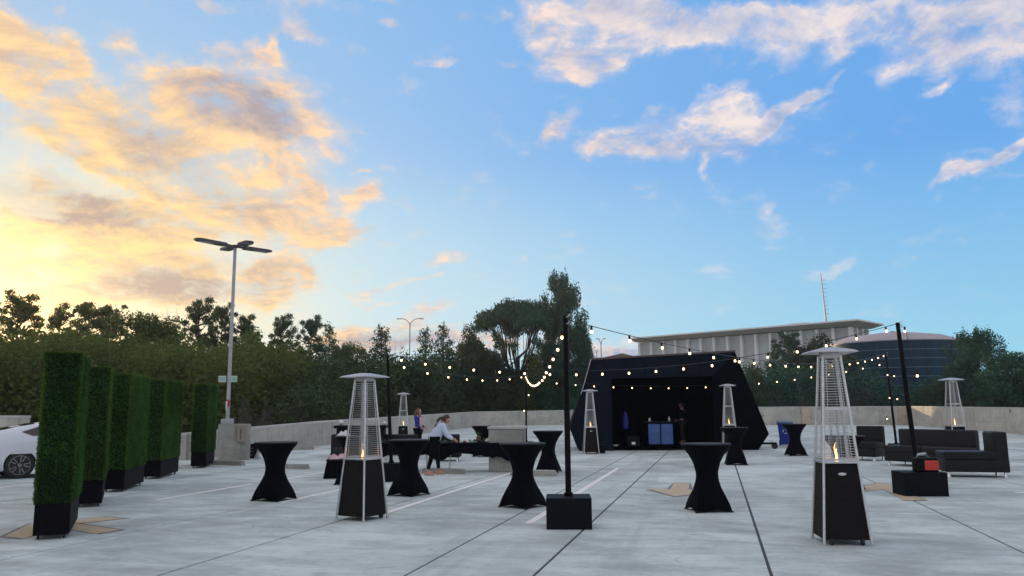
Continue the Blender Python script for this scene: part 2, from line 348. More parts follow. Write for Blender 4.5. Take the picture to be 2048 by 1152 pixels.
M['carglass'] = mat('dark_tinted_glass', (.008, .009, .011), .08, spec=.8)
M['carblack'] = mat('black_car_trim', (.012, .012, .013), .5)
M['alloy'] = mat('grey_alloy', (.30, .29, .28), .3, .7)
M['pole'] = mat('galvanised_grey_paint', (.42, .42, .42), .5, .3, var=.12, scale=5)
M['lamphead'] = mat('dark_lamp_casting', (.05, .047, .045), .5)
M['redtape'] = mat('red_sticker', (.35, .015, .03), .5)
M['whitetape'] = mat('white_sticker', (.62, .60, .60), .5)
M['signface'] = mat('pale_green_sign_face', (.50, .60, .53), .5, var=.04)
M['signmark'] = mat('green_sign_print', (.24, .42, .32), .5)
M['tanbox'] = mat('tan_electrical_enclosure', (.31, .26, .20), .55, var=.08)
M['darklabel'] = mat('dark_label', (.04, .02, .02), .6)
M['boothnavy'] = mat('matte_navy_black_panel', (.0028, .0062, .0145), .7, var=.2, scale=1.5, spec=.12)
M['boothdark'] = mat('black_side_panel', (.0015, .0015, .0035), .8, var=.2, spec=.05)
M['void'] = mat('black_lining', (.0015, .0015, .002), .95, spec=.02)
M['copper'] = mat('brown_roof_edging', (.10, .065, .05), .5)
M['counter'] = mat('blue_light_counter_tint', (.055, .125, .33), .5, var=.15)  # blue light on the pale cabinet doors is put into the panel colour
M['bluebin'] = mat('blue_bin_plastic', (.005, .02, .26), .4, var=.1)
M['binlid'] = mat('pale_blue_bin_lid', (.16, .27, .40), .5)
M['white'] = mat('white_plastic', (.72, .72, .70), .4, var=.04)
M['orange'] = mat('orange_red_grille', (.62, .045, .02), .45, var=.12, scale=20)
M['bldg'] = mat('pale_concrete_facade', (.64, .66, .64), .8, var=.12, scale=.12, coords='P')
M['fin'] = mat('white_concrete_fin', (.86, .86, .82), .7, var=.05, scale=.4, coords='P')
M['bglass'] = mat('grey_window_wall', (.54, .59, .58), .5, var=.14, scale=.15, coords='P')
M['roofs'] = mat('pale_roof_slab', (.50, .51, .50), .8, var=.06, scale=.5, coords='P')
M['tank'] = mat('dark_blue_tank_steel', (.005, .036, .066), .42, 0, var=.5, scale=.5, stretch=(1.4, 1.4, .05), spec=.10)
M['tankring'] = mat('tank_ring_seam', (.12, .20, .26), .4, 0)
M['tankroof'] = mat('dusty_pink_tank_roof', (.42, .36, .36), .7, var=.1, scale=.4, coords='P')
M['skin'] = mat('skin', (.50, .27, .19), .6, var=.06)
M['hair'] = mat('brown_hair', (.045, .025, .016), .6, var=.4, scale=30, stretch=(4, 4, .6))
M['hair2'] = mat('light_brown_hair', (.12, .065, .035), .6, var=.4, scale=30, stretch=(4, 4, .6))
M['sweat'] = mat('pale_blue_white_sweatshirt', (.58, .65, .78), .8, var=.06, scale=9, bump=.6, bscale=16)
M['leggings'] = mat('black_leggings', (.004, .004, .006), .8, spec=.1)
M['shoe'] = mat('peach_orange_trainers', (.55, .27, .14), .6)
M['blue'] = mat('royal_blue_jacket', (.015, .02, .22), .7, bump=.4, bscale=16)
M['pink'] = mat('pale_pink_cloth', (.62, .42, .44), .8, bump=.5, bscale=20)
M['green1'] = mat('leafy_greens', (.045, .09, .03), .6, var=.5, scale=20)
M['cream'] = mat('cream_vegetable', (.66, .64, .50), .7, bump=.8, bscale=60)
M['pine_skin'] = mat('pineapple_skin', (.10, .075, .03), .7, var=.5, scale=40, bump=1, bscale=50)
M['tomato'] = mat('red_fruit', (.28, .03, .02), .4)
M['bark'] = mat('bark', (.022, .018, .015), .9, var=.4, scale=4, bump=.6, bscale=12)
M['turf_base'] = mat('black_planter_panel', (.003, .0025, .005), .6, var=.25, scale=6, spec=.08)
M['earth'] = mat('dry_grass_ground', (.055, .06, .03), .95, var=.4, scale=.08, coords='P')
def leaf_mat(name, c, trans=.25, var=.45):
    m = bpy.data.materials.new(name); m.use_nodes = True; t = NT(m.node_tree); L = m.node_tree.links; nd = m.node_tree.nodes
    b = nd['Principled BSDF']; b.inputs['Roughness'].default_value = .65; b.inputs['Specular IOR Level'].default_value = .2
    p = t.n('ShaderNodeNewGeometry').outputs['Position']; oi = t.n('ShaderNodeObjectInfo').outputs['Random']
    n = t.mr(t.noise(p, .45, 4, .7), .35, .65, 0, 1); n2 = t.mr(t.noise(p, 3.5, 2, .6), .3, .7, 0, 1)
    col = t.mix(n, tuple(v*(1-var) for v in c), tuple(v*(1+var) for v in c)); col = t.mix(t.m('MULTIPLY', n2, .5), col, tuple(v*.6 for v in c))
    col = t.mix(t.m('MULTIPLY', oi, .5), col, (c[0]*1.5, c[1]*1.05, c[2]*.8))
    L.new(col, b.inputs['Base Color']); tr = nd.new('ShaderNodeBsdfTranslucent'); L.new(col, tr.inputs[0])
    mx = nd.new('ShaderNodeMixShader'); mx.inputs[0].default_value = trans; L.new(b.outputs[0], mx.inputs[1]); L.new(tr.outputs[0], mx.inputs[2])
    L.new(mx.outputs[0], nd['Material Output'].inputs[0]); return m
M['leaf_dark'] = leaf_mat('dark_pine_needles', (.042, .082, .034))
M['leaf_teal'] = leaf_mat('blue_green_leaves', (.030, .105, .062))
M['leaf_olive_glare'] = leaf_mat('glare_toned_olive_leaves', (.098, .155, .036), .45)  # olive leaves lightened: glare over the left trees is put into the colour
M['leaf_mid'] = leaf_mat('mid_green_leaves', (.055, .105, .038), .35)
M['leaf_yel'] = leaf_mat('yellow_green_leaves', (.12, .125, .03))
M['twig'] = mat('bare_brown_twigs', (.11, .085, .07), .9, var=.3, scale=3)
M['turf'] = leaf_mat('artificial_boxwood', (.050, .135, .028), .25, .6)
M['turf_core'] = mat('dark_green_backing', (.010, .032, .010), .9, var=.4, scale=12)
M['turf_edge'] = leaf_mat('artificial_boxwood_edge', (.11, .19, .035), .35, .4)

# ------------------------------------------------------------------ ground and deck
BASEZ = -4.5
g = MB(); g.add([(-1500, -600, 0), (1500, -600, 0), (1500, 2200, 0), (-1500, 2200, 0)], [(0, 1, 2, 3)])
tag(g.build('ground', M['earth'], loc=(0, 0, BASEZ)), kind='structure')
deck = tag(bpy.data.objects.new('parking_deck', None), kind='structure'); COL.objects.link(deck)
XS = [-33, -29, -26, -23.3, -20.8, -18.2, -15.7, -13.1, -10.5, -7.95, -5.6, -3.12, -1.85, .46, 3.3, 6.1, 8.9, 11.7, 14.6, 17.6]
YS = [-9, 20.45, 22.0, 38.5, 55, 71, 86]
MAINX = [x for x in XS]
slab = MB().box((-7.7, 14.75, -.29), (50.6, 47.5, .5)).box((-2.85, 62.25, -.29), (40.9, 47.5, .5)); slab.build('slab', M['wallc'], deck)
seal = MB(); seal.add([(-33, -9, -.012), (17.6, -9, -.012), (17.6, 38.5, -.012), (-33, 38.5, -.012), (-23.3, 38.5, -.012), (17.6, 86, -.012), (-23.3, 86, -.012)], [(0, 1, 2, 4, 3), (4, 2, 5, 6)]); seal.build('joint_sealant', M['seal'], deck)
J = .016
pr = random.Random(3)
for j in range(len(YS)-1):
    for i in range(len(XS)-1):
        if YS[j] >= 38 and XS[i] < -23.4: continue
        x0, x1, y0, y1 = XS[i]+J, XS[i+1]-J, YS[j]+J, YS[j+1]-J
        h = -.003*pr.random()
        q = MB(); b = .004
        q.add([(x0, y0, -.011), (x1, y0, -.011), (x1, y1, -.011), (x0, y1, -.011), (x0+b, y0+b, h), (x1-b, y0+b, h), (x1-b, y1-b, h), (x0+b, y1-b, h)],
              [(4, 5, 6, 7), (0, 1, 5, 4), (1, 2, 6, 5), (2, 3, 7, 6), (3, 0, 4, 7)])
        q.build('concrete_panel', M['deck'], deck)
def strip(name, a, b, w, m, z=.003):
    a = Vector(a[:2]); b = Vector(b[:2]); d = (b-a).normalized(); n = Vector((-d.y, d.x))*w/2
    q = MB().prism([tuple(a-n), tuple(b-n), tuple(b+n), tuple(a+n)], z-.002, z+.002); return q.build(name, m, deck)
for a, b in [((-5.26, 12.3), (-5.26, 20.9)), ((-2.72, 11.7), (-2.72, 22.72)), ((-10.35, 13.4), (-10.35, 17.0)), ((-10.35, 17.5), (-10.35, 22.9)), ((-15.6, 12.0), (-15.6, 19.5)),
             ((-7.75, 13.5), (-7.75, 19.8)), ((-13.0, 8.0), (-13.0, 12.5))]:
    strip('parking_stripe', a, b, .12, M['paint'])
strip('parking_stripe', (-5.2, 22.85), (-2.66, 22.85), .10, M['paint'], .004)
for (p, q) in [((2007, 918), (2100, 916)), ((2005, 880), (2100, 879)), ((2010, 945), (2100, 943)), ((1640, 855), (1720, 862)), ((500, 968), (640, 950)), ((2030, 986), (2100, 985))]:
    strip('parking_stripe', G(*p), G(*q), .10, M['paint'])
def arrow(pix, name='direction_arrow'):
    pts = [G(*p) for p in pix]; c = sum(pts, Vector())/len(pts)
    big = [c+(p-c)*1.0+(p-c).normalized()*.09 for p in pts]
    MB().prism([(p.x, p.y) for p in big], .0005, .002).build(name+'_outline', M['tanline'], deck)
    MB().prism([(p.x, p.y) for p in pts], .0025, .005).build(name, M['tan'], deck)
def quadseg(pix):
    arrow(pix)
arrow([(1348, 966), (1380, 966), (1377, 979), (1400, 980), (1390, 988), (1350, 993), (1300, 979), (1340, 979)])
arrow([(1722, 974), (1758, 966), (1792, 970), (1812, 985), (1852, 1000), (1808, 1001), (1768, 979), (1722, 985)])
arrow([(148, 1040), (205, 1034), (250, 1037), (150, 1048)])
arrow([(10, 1073), (60, 1048), (140, 1046), (240, 1060), (190, 1068), (120, 1056), (70, 1071), (50, 1077)])

# ------------------------------------------------------------------ parapet walls
def wallseg(label, stations, t=.22, pil=(), nosign=False):
    # stations: (x, y, top)
    o = thing('parapet_wall', label, 'wall', (0, 0, 0))
    for i in range(len(stations)-1):
        a = Vector(stations[i][:2]); b = Vector(stations[i+1][:2]); d = (b-a).normalized(); n = Vector((-d.y, d.x))*t/2; za, zb = stations[i][2], stations[i+1][2]
        L = (b-a).length; k = max(1, round(L/6)); 
        for s in range(k):
            u0, u1 = s/k, (s+1)/k; p = a+(b-a)*u0+d*(.01 if s else 0); q = a+(b-a)*u1-d*.01; zp = za+(zb-za)*u0-.08; zq = za+(zb-za)*u1-.08
            vs = [(*(p-n), -.4), (*(q-n), -.4), (*(q+n), -.4), (*(p+n), -.4), (*(p-n), zp), (*(q-n), zq), (*(q+n), zq), (*(p+n), zp)]
            MB().add(vs, [(3, 2, 1, 0), (4, 5, 6, 7), (0, 1, 5, 4), (1, 2, 6, 5), (2, 3, 7, 6), (3, 0, 4, 7)]).build('wall_panel', M['wall'], o)
        n2 = n*1.12
        vs = [(*(a-n2), za-.078), (*(b-n2), zb-.078), (*(b+n2), zb-.078), (*(a+n2), za-.078), (*(a-n2), za), (*(b-n2), zb), (*(b+n2), zb), (*(a+n2), za)]
        MB().add(vs, [(3, 2, 1, 0), (4, 5, 6, 7), (0, 1, 5, 4), (1, 2, 6, 5), (2, 3, 7, 6), (3, 0, 4, 7)]).build('coping', M['cope'], o)
    for (x, y, w, z, rz) in pil:
        MB().box((x, y, z/2), (w, .5, z), rz).build('pilaster', M['pil'] if 'pil' in M else M['wall'], o)
    return o
M['pil'] = concrete_mat('warm_light_pilaster_tone', (.50, .42, .30), 8., (1, 1, 2), .2, .2)  # warm light on the concrete pilasters is put into their colour
def wz(px, py, x, y): return HT(px, py, Vector((x, y, 0)))
W0, W1, W2, W3 = (-17.74, 24.54), (-18.4, 35.4), (-22.6, 75.4), (-14.9, 83.8)
W4, W5, W6 = (3.88, 78.8), (16.4, 77.1), (16.8, 51.6)
z0, z1, z2, z3 = wz(375, 865, *W0), wz(640, 842, *W1), wz(953, 823, *W2), wz(1140, 820, *W3)
z4, z5, z6 = wz(1520, 813.5, *W4), wz(1822, 812, *W5), wz(2048, 815, *W6)
wallseg('long low concrete parapet running back behind the left heater and lounge seats', [(*W0, z0), (*W1, z1), (*W2, z2)])
wallseg('stained concrete parapet across the back, between the seated corner and the black booth', [(*W2, z2), (*W3, z3), (*W4, z4)])
c5 = Vector(W5[:2])
p1 = G(1613, 850); p2 = G(1806, 850)
wallseg('grey concrete parapet behind the blue bin with pilasters in a painted warm-light tone', [(*W4, z4), (*W5, z5)], pil=[(p1.x, p1.y-.1, .75, 1.55, 0), (p2.x+.1, p2.y-.1, .95, 1.60, 0)])
wallseg('beige streaked concrete parapet behind the black sofas at the right edge', [(*W5, z5), (*W6, z6), (17.1, 25, 1.2), (17.3, -8, 1.0)])
wl = A(-300, 34); wr = A(57, 30)
wallseg('short pale concrete wall behind the white car', [(wl.x, wl.y, HT(-300, 831, wl)), (wr.x, wr.y, HT(57, 831, wr))])
wallseg('low parapet mostly hidden behind the artificial hedge columns', [(wr.x, wr.y-.6, .55), (*W0, z0)])

# concrete block, wheel stops
blk = thing('concrete_block', 'waist-high concrete block standing behind the round black table and fruit table', 'block', G(1008, 944), R(8))
MB().rbox((0.05, .45, .56), (.92, .9, 1.12), .02, 2).build('block_body', M['wallc'], blk)
MB().rbox((0.05, .45, 1.155), (.98, .96, .07), .01, 1).build('block_cap', M['cope'], blk)
def wheel_stop(pa, pb, label, stripes=False):
    a, b = G(*pa), G(*pb); c = (a+b)/2; L = (b-a).length; rz = math.atan2(b.y-a.y, b.x-a.x)
    o = thing('wheel_stop', label, 'wheel stop', c, rz, 'concrete wheel stops on the deck')
    q = MB(); e = L/2
    q.add([(-e, -.09, 0), (e, -.09, 0), (e, .09, 0), (-e, .09, 0), (-e+.04, -.06, .13), (e-.04, -.06, .13), (e-.04, .06, .13), (-e+.04, .06, .13)],
          [(3, 2, 1, 0), (4, 5, 6, 7), (0, 1, 5, 4), (1, 2, 6, 5), (2, 3, 7, 6), (3, 0, 4, 7)])
    q.build('stop_body', M['wallc'], o)
    if stripes:
        for k in range(5):
            x = e-.12-k*.16
            MB().prism([(x-.10, -.055), (x-.02, -.055), (x+.05, .055), (x-.03, .055)], .131, .137).build('hazard_stripe', M['paint'] if k % 1 == 0 else M['seal'], o)
    return o
wheel_stop((845, 946), (930, 948), 'concrete wheel stop behind the feet of the woman in the pale sweatshirt')
wheel_stop((425, 929), (487, 931), 'concrete wheel stop in front of the lamp post pedestal')
wheel_stop((568, 937), (617, 938), 'short concrete wheel stop just right of the leftmost black table')
wheel_stop((1022, 950), (1114, 952), 'wheel stop with black and white stripes under the table by the tall pole', True)
wheel_stop((560, 902), (627, 899), 'distant wheel stop at the foot of the long parapet')

# ------------------------------------------------------------------ artificial hedges
def make_hedge():
    w, d, h0, h1 = .42, 1.75, .46, 2.44
    o = thing('artificial_hedge', 'x', 'artificial hedge', (0, 0, 0), 0, 'artificial boxwood columns in a row')
    b = MB().rbox((0, 0, .06+(h0-.06)/2), (w, d, h0-.06), .008, 1); b.build('planter_base', M['turf_base'], o)
    MB().box((0, 0, (h0+h1)/2-.02), (w-.05, d-.05, h1-h0-.04)).build('core', M['turf_core'], o)
    nr = np.random.default_rng(5)
    def fuzz(n, edge):
        x, y, z = w/2, d/2, (h1-h0)/2; zc = (h0+h1)/2
        areas = [2*w*2*z, 2*w*2*z, 2*d*2*z, 2*d*2*z, w*d*2]; pk = nr.choice(5, n, p=np.array(areas)/sum(areas))
        P = np.zeros((n, 3)); N = np.zeros((n, 3)); u = nr.uniform(-1, 1, n); v = nr.uniform(-1, 1, n)
        for f, (ax, sg) in enumerate([(1, -1), (1, 1), (0, -1), (0, 1), (2, 1)]):
            k = pk == f; dims = [x, y, z]; other = [i for i in range(3) if i != ax]
            P[k, ax] = sg*dims[ax]; P[k, other[0]] = u[k]*dims[other[0]]; P[k, other[1]] = v[k]*dims[other[1]]; N[k, ax] = sg
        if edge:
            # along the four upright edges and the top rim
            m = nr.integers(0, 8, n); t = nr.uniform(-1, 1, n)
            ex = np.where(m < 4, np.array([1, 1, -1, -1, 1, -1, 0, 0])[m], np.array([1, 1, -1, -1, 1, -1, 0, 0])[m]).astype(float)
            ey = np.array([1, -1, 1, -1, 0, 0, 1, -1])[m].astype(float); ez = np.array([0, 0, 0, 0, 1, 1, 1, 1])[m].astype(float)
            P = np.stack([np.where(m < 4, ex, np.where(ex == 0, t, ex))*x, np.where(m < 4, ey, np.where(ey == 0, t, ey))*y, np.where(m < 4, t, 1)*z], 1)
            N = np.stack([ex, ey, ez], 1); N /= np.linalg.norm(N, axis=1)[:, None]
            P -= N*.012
        P[:, 2] += zc; N = N+nr.normal(0, .55, (n, 3)); N /= np.linalg.norm(N, axis=1)[:, None]
        T = np.cross(N, nr.normal(0, 1, (n, 3))); T /= np.linalg.norm(T, axis=1)[:, None]
        L = nr.uniform(.025, .055, n)[:, None]; wd = .010
        P = P-N*.012
        V = np.stack([P-T*wd, P+T*wd, P+T*wd*.9+N*L, P-T*wd*.4+N*L*1.1], 1).reshape(-1, 3)
        F = np.arange(n*4).reshape(n, 4); return V, F
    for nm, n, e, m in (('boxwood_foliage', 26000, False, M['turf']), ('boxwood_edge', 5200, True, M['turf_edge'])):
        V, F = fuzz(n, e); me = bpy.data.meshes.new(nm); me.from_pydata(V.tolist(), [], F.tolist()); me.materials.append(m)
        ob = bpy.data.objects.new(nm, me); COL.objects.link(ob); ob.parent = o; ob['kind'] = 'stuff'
    for sx in (-1, 1):
        for sy in (-1, 1):
            c = MB().tube([(sx*.15-.012, sy*.78, .03), (sx*.15+.012, sy*.78, .03)], .03, 10); c.box((sx*.15, sy*.78, .055), (.05, .05, .012)); c.build('caster', M['rubber'], o)
    return o
hedge = make_hedge()
HD = [((57, 1083), (137, 1077), None, 'nearest and tallest-looking artificial boxwood column, at the far left with a bright edge'),
      ((150, 1017), (203, 1013), None, 'second artificial boxwood column, half hidden behind the nearest one'),
      ((205, 985), (247, 984), (287, 969), 'third artificial boxwood column, the middle one of the row'),
      ((288, 960), (320, 958), (363, 945), 'fourth artificial boxwood column with a wide side facing the heaters'),
      ((381, 936), (411, 936), (431, 927), 'fifth artificial boxwood column, smallest, next to the lamp post')]
first = True
for i, (a, c, b, lab) in enumerate(HD):
    a, c = G(*a), G(*c); ang = math.atan2(c.y-a.y, c.x-a.x)
    if i == 0: ang = R(39)
    if i == 1: ang = R(39.5)
    if i >= 2:
        b = G(*b); ang = math.atan2(b.y-c.y, b.x-c.x)-PI/2
    ex = Vector((math.cos(ang), math.sin(ang), 0)); ey = Vector((-ex.y, ex.x, 0)); cen = c-ex*.21+ey*.875
    if first: hedge.location = cen; hedge.rotation_euler = (0, 0, ang); hedge['label'] = lab; first = False
    else: dup(hedge, lab, cen, ang)

# ------------------------------------------------------------------ cocktail tables
def make_cocktail():
    o = thing('cocktail_table', 'x', 'cocktail table', (0, 0, 0), 0, 'tall round tables in black stretch covers')
    H = 1.07; q = MB(); n = 64; rings = 26; vs = []; fs = []
    for j in range(rings+1):
        t = j/rings; z = H-.02-(H-.03)*t
        if t < .02: rb = .40
        prof = [(0, .40), (.03, .392), (.08, .345), (.16, .28), (.28, .215), (.42, .178), (.55, .176), (.68, .20), (.80, .245), (.90, .29), (1, .325)]
        for a, b in zip(prof, prof[1:]):
            if a[0] <= t <= b[0]: u = (t-a[0])/(b[0]-a[0]); rb = a[1]+(b[1]-a[1])*u
        for k in range(n):
            a = 2*PI*k/n; c4 = abs(math.cos(2*a))   # four feet at 0, 90 ..
            foot = max(0, (t-.45)/.55)**1.6
            sq = 1/(abs(math.cos(a))+abs(math.sin(a)))     # diamond
            rr = rb*(1-foot)+(.415*sq**1.05)*foot
            rr *= 1+.014*math.sin(11*a+3*math.sin(5*t))*math.sin(PI*t)+.010*math.sin(23*a+9*t)*max(0, t-.3)
            zz = z
            lift = foot*(1-max(0, math.cos(2*(a*1.0)*1))**2) if False else foot*(math.sin(2*a)**2)
            if t > .8: zz = z+.04*((t-.8)/.2)**2*math.sin(2*a)**2
            vs.append((rr*math.cos(a), rr*math.sin(a), zz))
    for j in range(rings):
        for k in range(n): fs.append((j*n+k, (j+1)*n+k, (j+1)*n+(k+1) % n, j*n+(k+1) % n))
    q.add(vs, fs); q.build('stretch_cover', M['blackcloth'], o, True)
    MB().lathe([(.385, H-.03), (.402, H-.022), (.405, H-.008), (.398, H), (.05, H+.002)], 48).build('table_top', M['clothtop'], o, 'auto')
    for k in range(4):
        a = k*PI/2; MB().tube([(.40*math.cos(a), .40*math.sin(a), 0), (.40*math.cos(a), .40*math.sin(a), .02)], .03, 12).build('foot', M['rubber'], o)
    return o
ct = make_cocktail()
TB = [(548, 1000, 38, 'leftmost black-covered cocktail table, alone between the hedges and left heater'),
      (817, 990, 30, 'black-covered cocktail table just right of the left heater, by the bending woman'),
      (1046, 1013, 20, 'black-covered cocktail table left of the near pole box, in front of the block'),
      (966, 913, 40, 'small distant black cocktail table left of the concrete block'),
      (1097, 944, 45, 'black cocktail table standing behind the striped wheel stop, left of the tall pole'),
      (1417, 1021, 65, 'largest black cocktail table in the centre right, in front of the booth'),
      (1472, 929, 50, 'black cocktail table standing in front of the heater at the booth'),
      (1592, 911, 60, 'black cocktail table beside the blue recycling bin'),
      (704, 968, 45, 'black cocktail table behind the left heater with white items on it'),
      (1694, 980, 28, 'black cocktail table hidden behind the large right heater')]
CTP = []
for i, (px, py, ang, lab) in enumerate(TB):
    p = G(px, py); CTP.append(p)
    if i == 0: ct.location = p; ct.rotation_euler = (0, 0, R(ang)); ct['label'] = lab
    else: dup(ct, lab, p, R(ang))

# ------------------------------------------------------------------ pyramid heaters
def make_heater(name='patio_heater', hb=.90):
    o = thing(name, 'x', 'patio heater', (0, 0, 0), 0, 'pyramid patio heaters on the deck')
    B, T, H = .275, .105, 2.14
    def hw(z): return B+(T-B)*z/H
    for sx, sy in ((1, 1), (-1, 1), (-1, -1), (1, -1)):
        MB().tube([(sx*B, sy*B, .02), (sx*hw(hb), sy*hw(hb), hb), (sx*T, sy*T, H)], .0165, 8).tube([(sx*B, sy*B, 0), (sx*B, sy*B, .03)], .024, 8).build('post', M['steel'], o, 'auto')
    for k in range(4):
        a = k*PI/2; Mz = Matrix.Rotation(a, 4, 'Z'); w0, w1 = hw(.06)-.018, hw(hb)-.018
        q = MB(); q.M = Mz; t = .012
        q.add([(-w0, -w0-t, .06), (w0, -w0-t, .06), (w0, -w0, .06), (-w0, -w0, .06), (-w1, -w1-t, hb), (w1, -w1-t, hb), (w1, -w1, hb), (-w1, -w1, hb)],
              [(3, 2, 1, 0), (4, 5, 6, 7), (0, 1, 5, 4), (1, 2, 6, 5), (2, 3, 7, 6), (3, 0, 4, 7)])
        q.build('side_panel', M['wicker'], o)
        g = MB(); g.M = Mz; z = hb+.07
        while z < H-.05:
            if abs(z-1.52) > .03: h = hw(z)-.012; g.tube([(-h, -h-.002, z), (h, -h-.002, z)], .0028, 4, False)
            z += .030
        for u in (-.33, .33):
            g.tube([(u*2*hw(hb+.05), -hw(hb+.05)-.006, hb+.05), (u*2*hw(H-.05), -hw(H-.05)-.006, H-.05)], .0035, 4, False)
        g.box((0, -hw(1.52), 1.52), (2*hw(1.52)-.02, .006, .035)); g.box((0, -hw(hb+.04), hb+.04), (2*hw(hb+.04)-.02, .006, .022))
        g.build('wire_guard', M['steel'], o)
    MB().box((0, 0, hb+.01), (2*hw(hb)+.035, 2*hw(hb)+.035, .02)).build('burner_plate', M['steel'], o)
    gl = MB().tube([(0, 0, hb+.02), (0, 0, H-.04)], .052, 20, False); gl.build('glass_tube', M['glass'], o, True)
    for u, h, r in ((0, .20, .014), (.008, .13, .008)):
        f = MB(); pts = []; rs = []
        for k in range(9):
            t = k/8; pts.append((u+.012*math.sin(t*7+u*90), .008*math.cos(t*5), hb+.03+h*t)); rs.append(max(.001, r*math.sin(PI*(.12+.88*t))**.8*(1.15-.8*t)))
        f.tube(pts, rs, 10).build('flame', M['flame'] if u == 0 else M['flame2'], o, True)
    c = MB(); s = .30
    c.lathe([(.0005, H+.105), (.10, H+.10), (.34, H+.060), (.395, H+.04), (.395, H+.032), (.34, H+.048), (.1, H+.07), (.0005, H+.07)], 4, (0, 0, 0)); 
    cp = c.build('reflector_cap', M['cap'], o); cp.rotation_euler = (0, 0, PI/4)
    MB().box((0, 0, H+.02), (.2, .2, .09)).build('heat_head', M['cap'], o)
    lg = MB().ball((0, -hw(.78)-.013, .78), .05, 20, 6, (1, .12, .36)); lg.build('oval_badge', M['steel'], o, True)
    for sy in (-.18, .18): MB().tube([(sy-.015, -B+.04-0.0, .04), (sy+.015, -B+.04, .04)], .045, 12).build('wheel', M['rubber'], o, 'auto')
    return o
ht = make_heater()
# near-left heater: corner towards the camera; right heater shows one broad front
HT_ = [(1683, 1084, 8, 2.27, 'tall pyramid patio heater at the right, nearest of all, with an oval badge'),
       (724, 1037, 163, 2.27, 'pyramid patio heater at the left with its corner post facing forward'),
       (806, 897, 20, 2.2, 'distant pyramid patio heater behind the girl in the blue jacket'),
       (1182, 907, 14, 2.27, 'pyramid patio heater at the left corner of the black booth'),
       (1461, 907, 5, 2.27, 'pyramid patio heater at the right side of the booth opening'),
       (1916, 919, 14, 2.27, 'pyramid patio heater behind the long black sofa at the right')]
yt = [690, 743, 784, 777, 766, 742]
for i, (px, py, a, h, lab) in enumerate(HT_):
    p = G(px, py); top = HT(px, yt[i], p); s = max(.9, min(1.12, top/2.27)) ; base_rot = math.atan2(-p.x, p.y)
    sz = (1, 1, s)
    if i == 0: ht.location = p; ht.rotation_euler = (0, 0, R(a)); ht['label'] = lab; ht.scale = sz
    else: dup(ht, lab, p, R(a), sz)

# ------------------------------------------------------------------ poles in weight boxes
def pole(name_lab, p, rz, top, box=(.60, .60, .42), lean=(0, 0), boxlab=None, pr=.042, boxoff=(0, 0)):
    o = thing('light_pole_stand', name_lab, 'pole stand', p, rz, 'black poles carrying the string lights')
    MB().rbox((boxoff[0], boxoff[1], box[2]/2), box, .006, 1).build('weight_box', M['boxpaint'], o)
    q = MB().tube([(0, 0, box[2]), (lean[0]*.5, lean[1]*.5, top*.5), (lean[0], lean[1], top)], [pr, pr, pr*.85], 10); q.build('pole', M['blackmet'], o, 'auto')
    q = MB().tube([(0, 0, box[2]), (0, 0, box[2]+.05)], pr*1.5, 12); q.build('collar', M['blackmet'], o)
    for zz in (top-.03, top-.13):
        MB().tube([(lean[0], lean[1]-.02, zz), (lean[0]+.05, lean[1]-.06, zz+.02), (lean[0]+.06, lean[1]-.02, zz+.05)], .007, 6).build('hook', M['steel'], o)
    m = Matrix.Rotation(rz, 4, 'Z'); return o, Vector(p)+(m @ Vector((lean[0], lean[1], 0)))+Vector((0, 0, top))
_, T1 = pole('tallest-looking black pole in the centre on a big black cube', G(1138, 1053), R(11), 3.0, (.63, .60, .42))
_, T2 = pole('black pole on a cube right behind the left heater', G(782, 962), R(20), 2.98, (.5, .5, .42), (-.12, 0))
_, T3 = pole('slim distant black pole behind the round table near the block', G(1053, 904), R(10), 3.05, (.5, .5, .4), pr=.035)
_, T5 = pole('distant black pole beside the sofa arm, wound with a few bulbs', G(1793, 893), R(0), 3.85, (.55, .55, .12), (-.14, 0), pr=.05)
a, b, c = G(1783, 983), G(1811, 993), G(1894, 993)
rz4 = math.atan2((c-b).y, (c-b).x); ctr = (a+c)/2
P4 = G(1838, 976); off = Matrix.Rotation(-rz4, 3, 'Z') @ (Vector((b.x, b.y, 0))+Vector((math.cos(rz4), math.sin(rz4), 0))*.39+Vector((-math.sin(rz4), math.cos(rz4), 0))*.30-P4)
_, T4 = pole('leaning black pole at the right on a cube that carries an orange speaker', P4, rz4, 3.38, (.78, .60, .43), (-.15, .03), boxoff=(off.x, off.y), pr=.05)

# string lights
def string(lab, a, b, sag, n, t0=0., wraps=None):
    o = thing('string_lights', lab, 'string lights', a, 0, 'strings of round bulbs between the poles')
    d = b-a; N = 48; pts = []
    def pos(t): p = d*t; p.z -= sag*4*t*(1-t); return p
    for i in range(N+1): pts.append(pos(i/N))
    MB().tube(pts, .007, 5, False).build('wire', M['wire'], o)
    for k in range(n):
        p = pos((k+.6)/n if n > 1 else .5); add_bulb(p, o)
    return o
bm_ = MB(); bm_.lathe([(.010, -.060), (.013, -.064), (.020, -.078), (.023, -.092), (.021, -.106), (.012, -.115), (.002, -.118)], 12); BULB = None
sm_ = MB(); sm_.lathe([(.010, .008), (.018, 0), (.019, -.045), (.020, -.066), (.012, -.068)], 10)
def add_bulb(p, o, on=True):
    global BULB, SOCK
    if BULB is None:
        x = bm_.build('bulb', M['bulb'], o, True); x.location = p; BULB = x
        y = sm_.build('socket', M['socket'], x); SOCK = y
        return
    x = BULB.copy(); COL.objects.link(x); x.parent = o; x.location = p
    y = SOCK.copy(); COL.objects.link(y); y.parent = x
    x.rotation_euler = (rnd.uniform(-.15, .15), rnd.uniform(-.15, .15), 0)
string('string of bulbs from the central pole back to the pole by the far sofa', T1-ZV*.05, T5, .55, 20)
string('string of bulbs dropping steeply from the central pole to the slim distant pole', T1-ZV*.1, T3-ZV*.05, .58, 18)
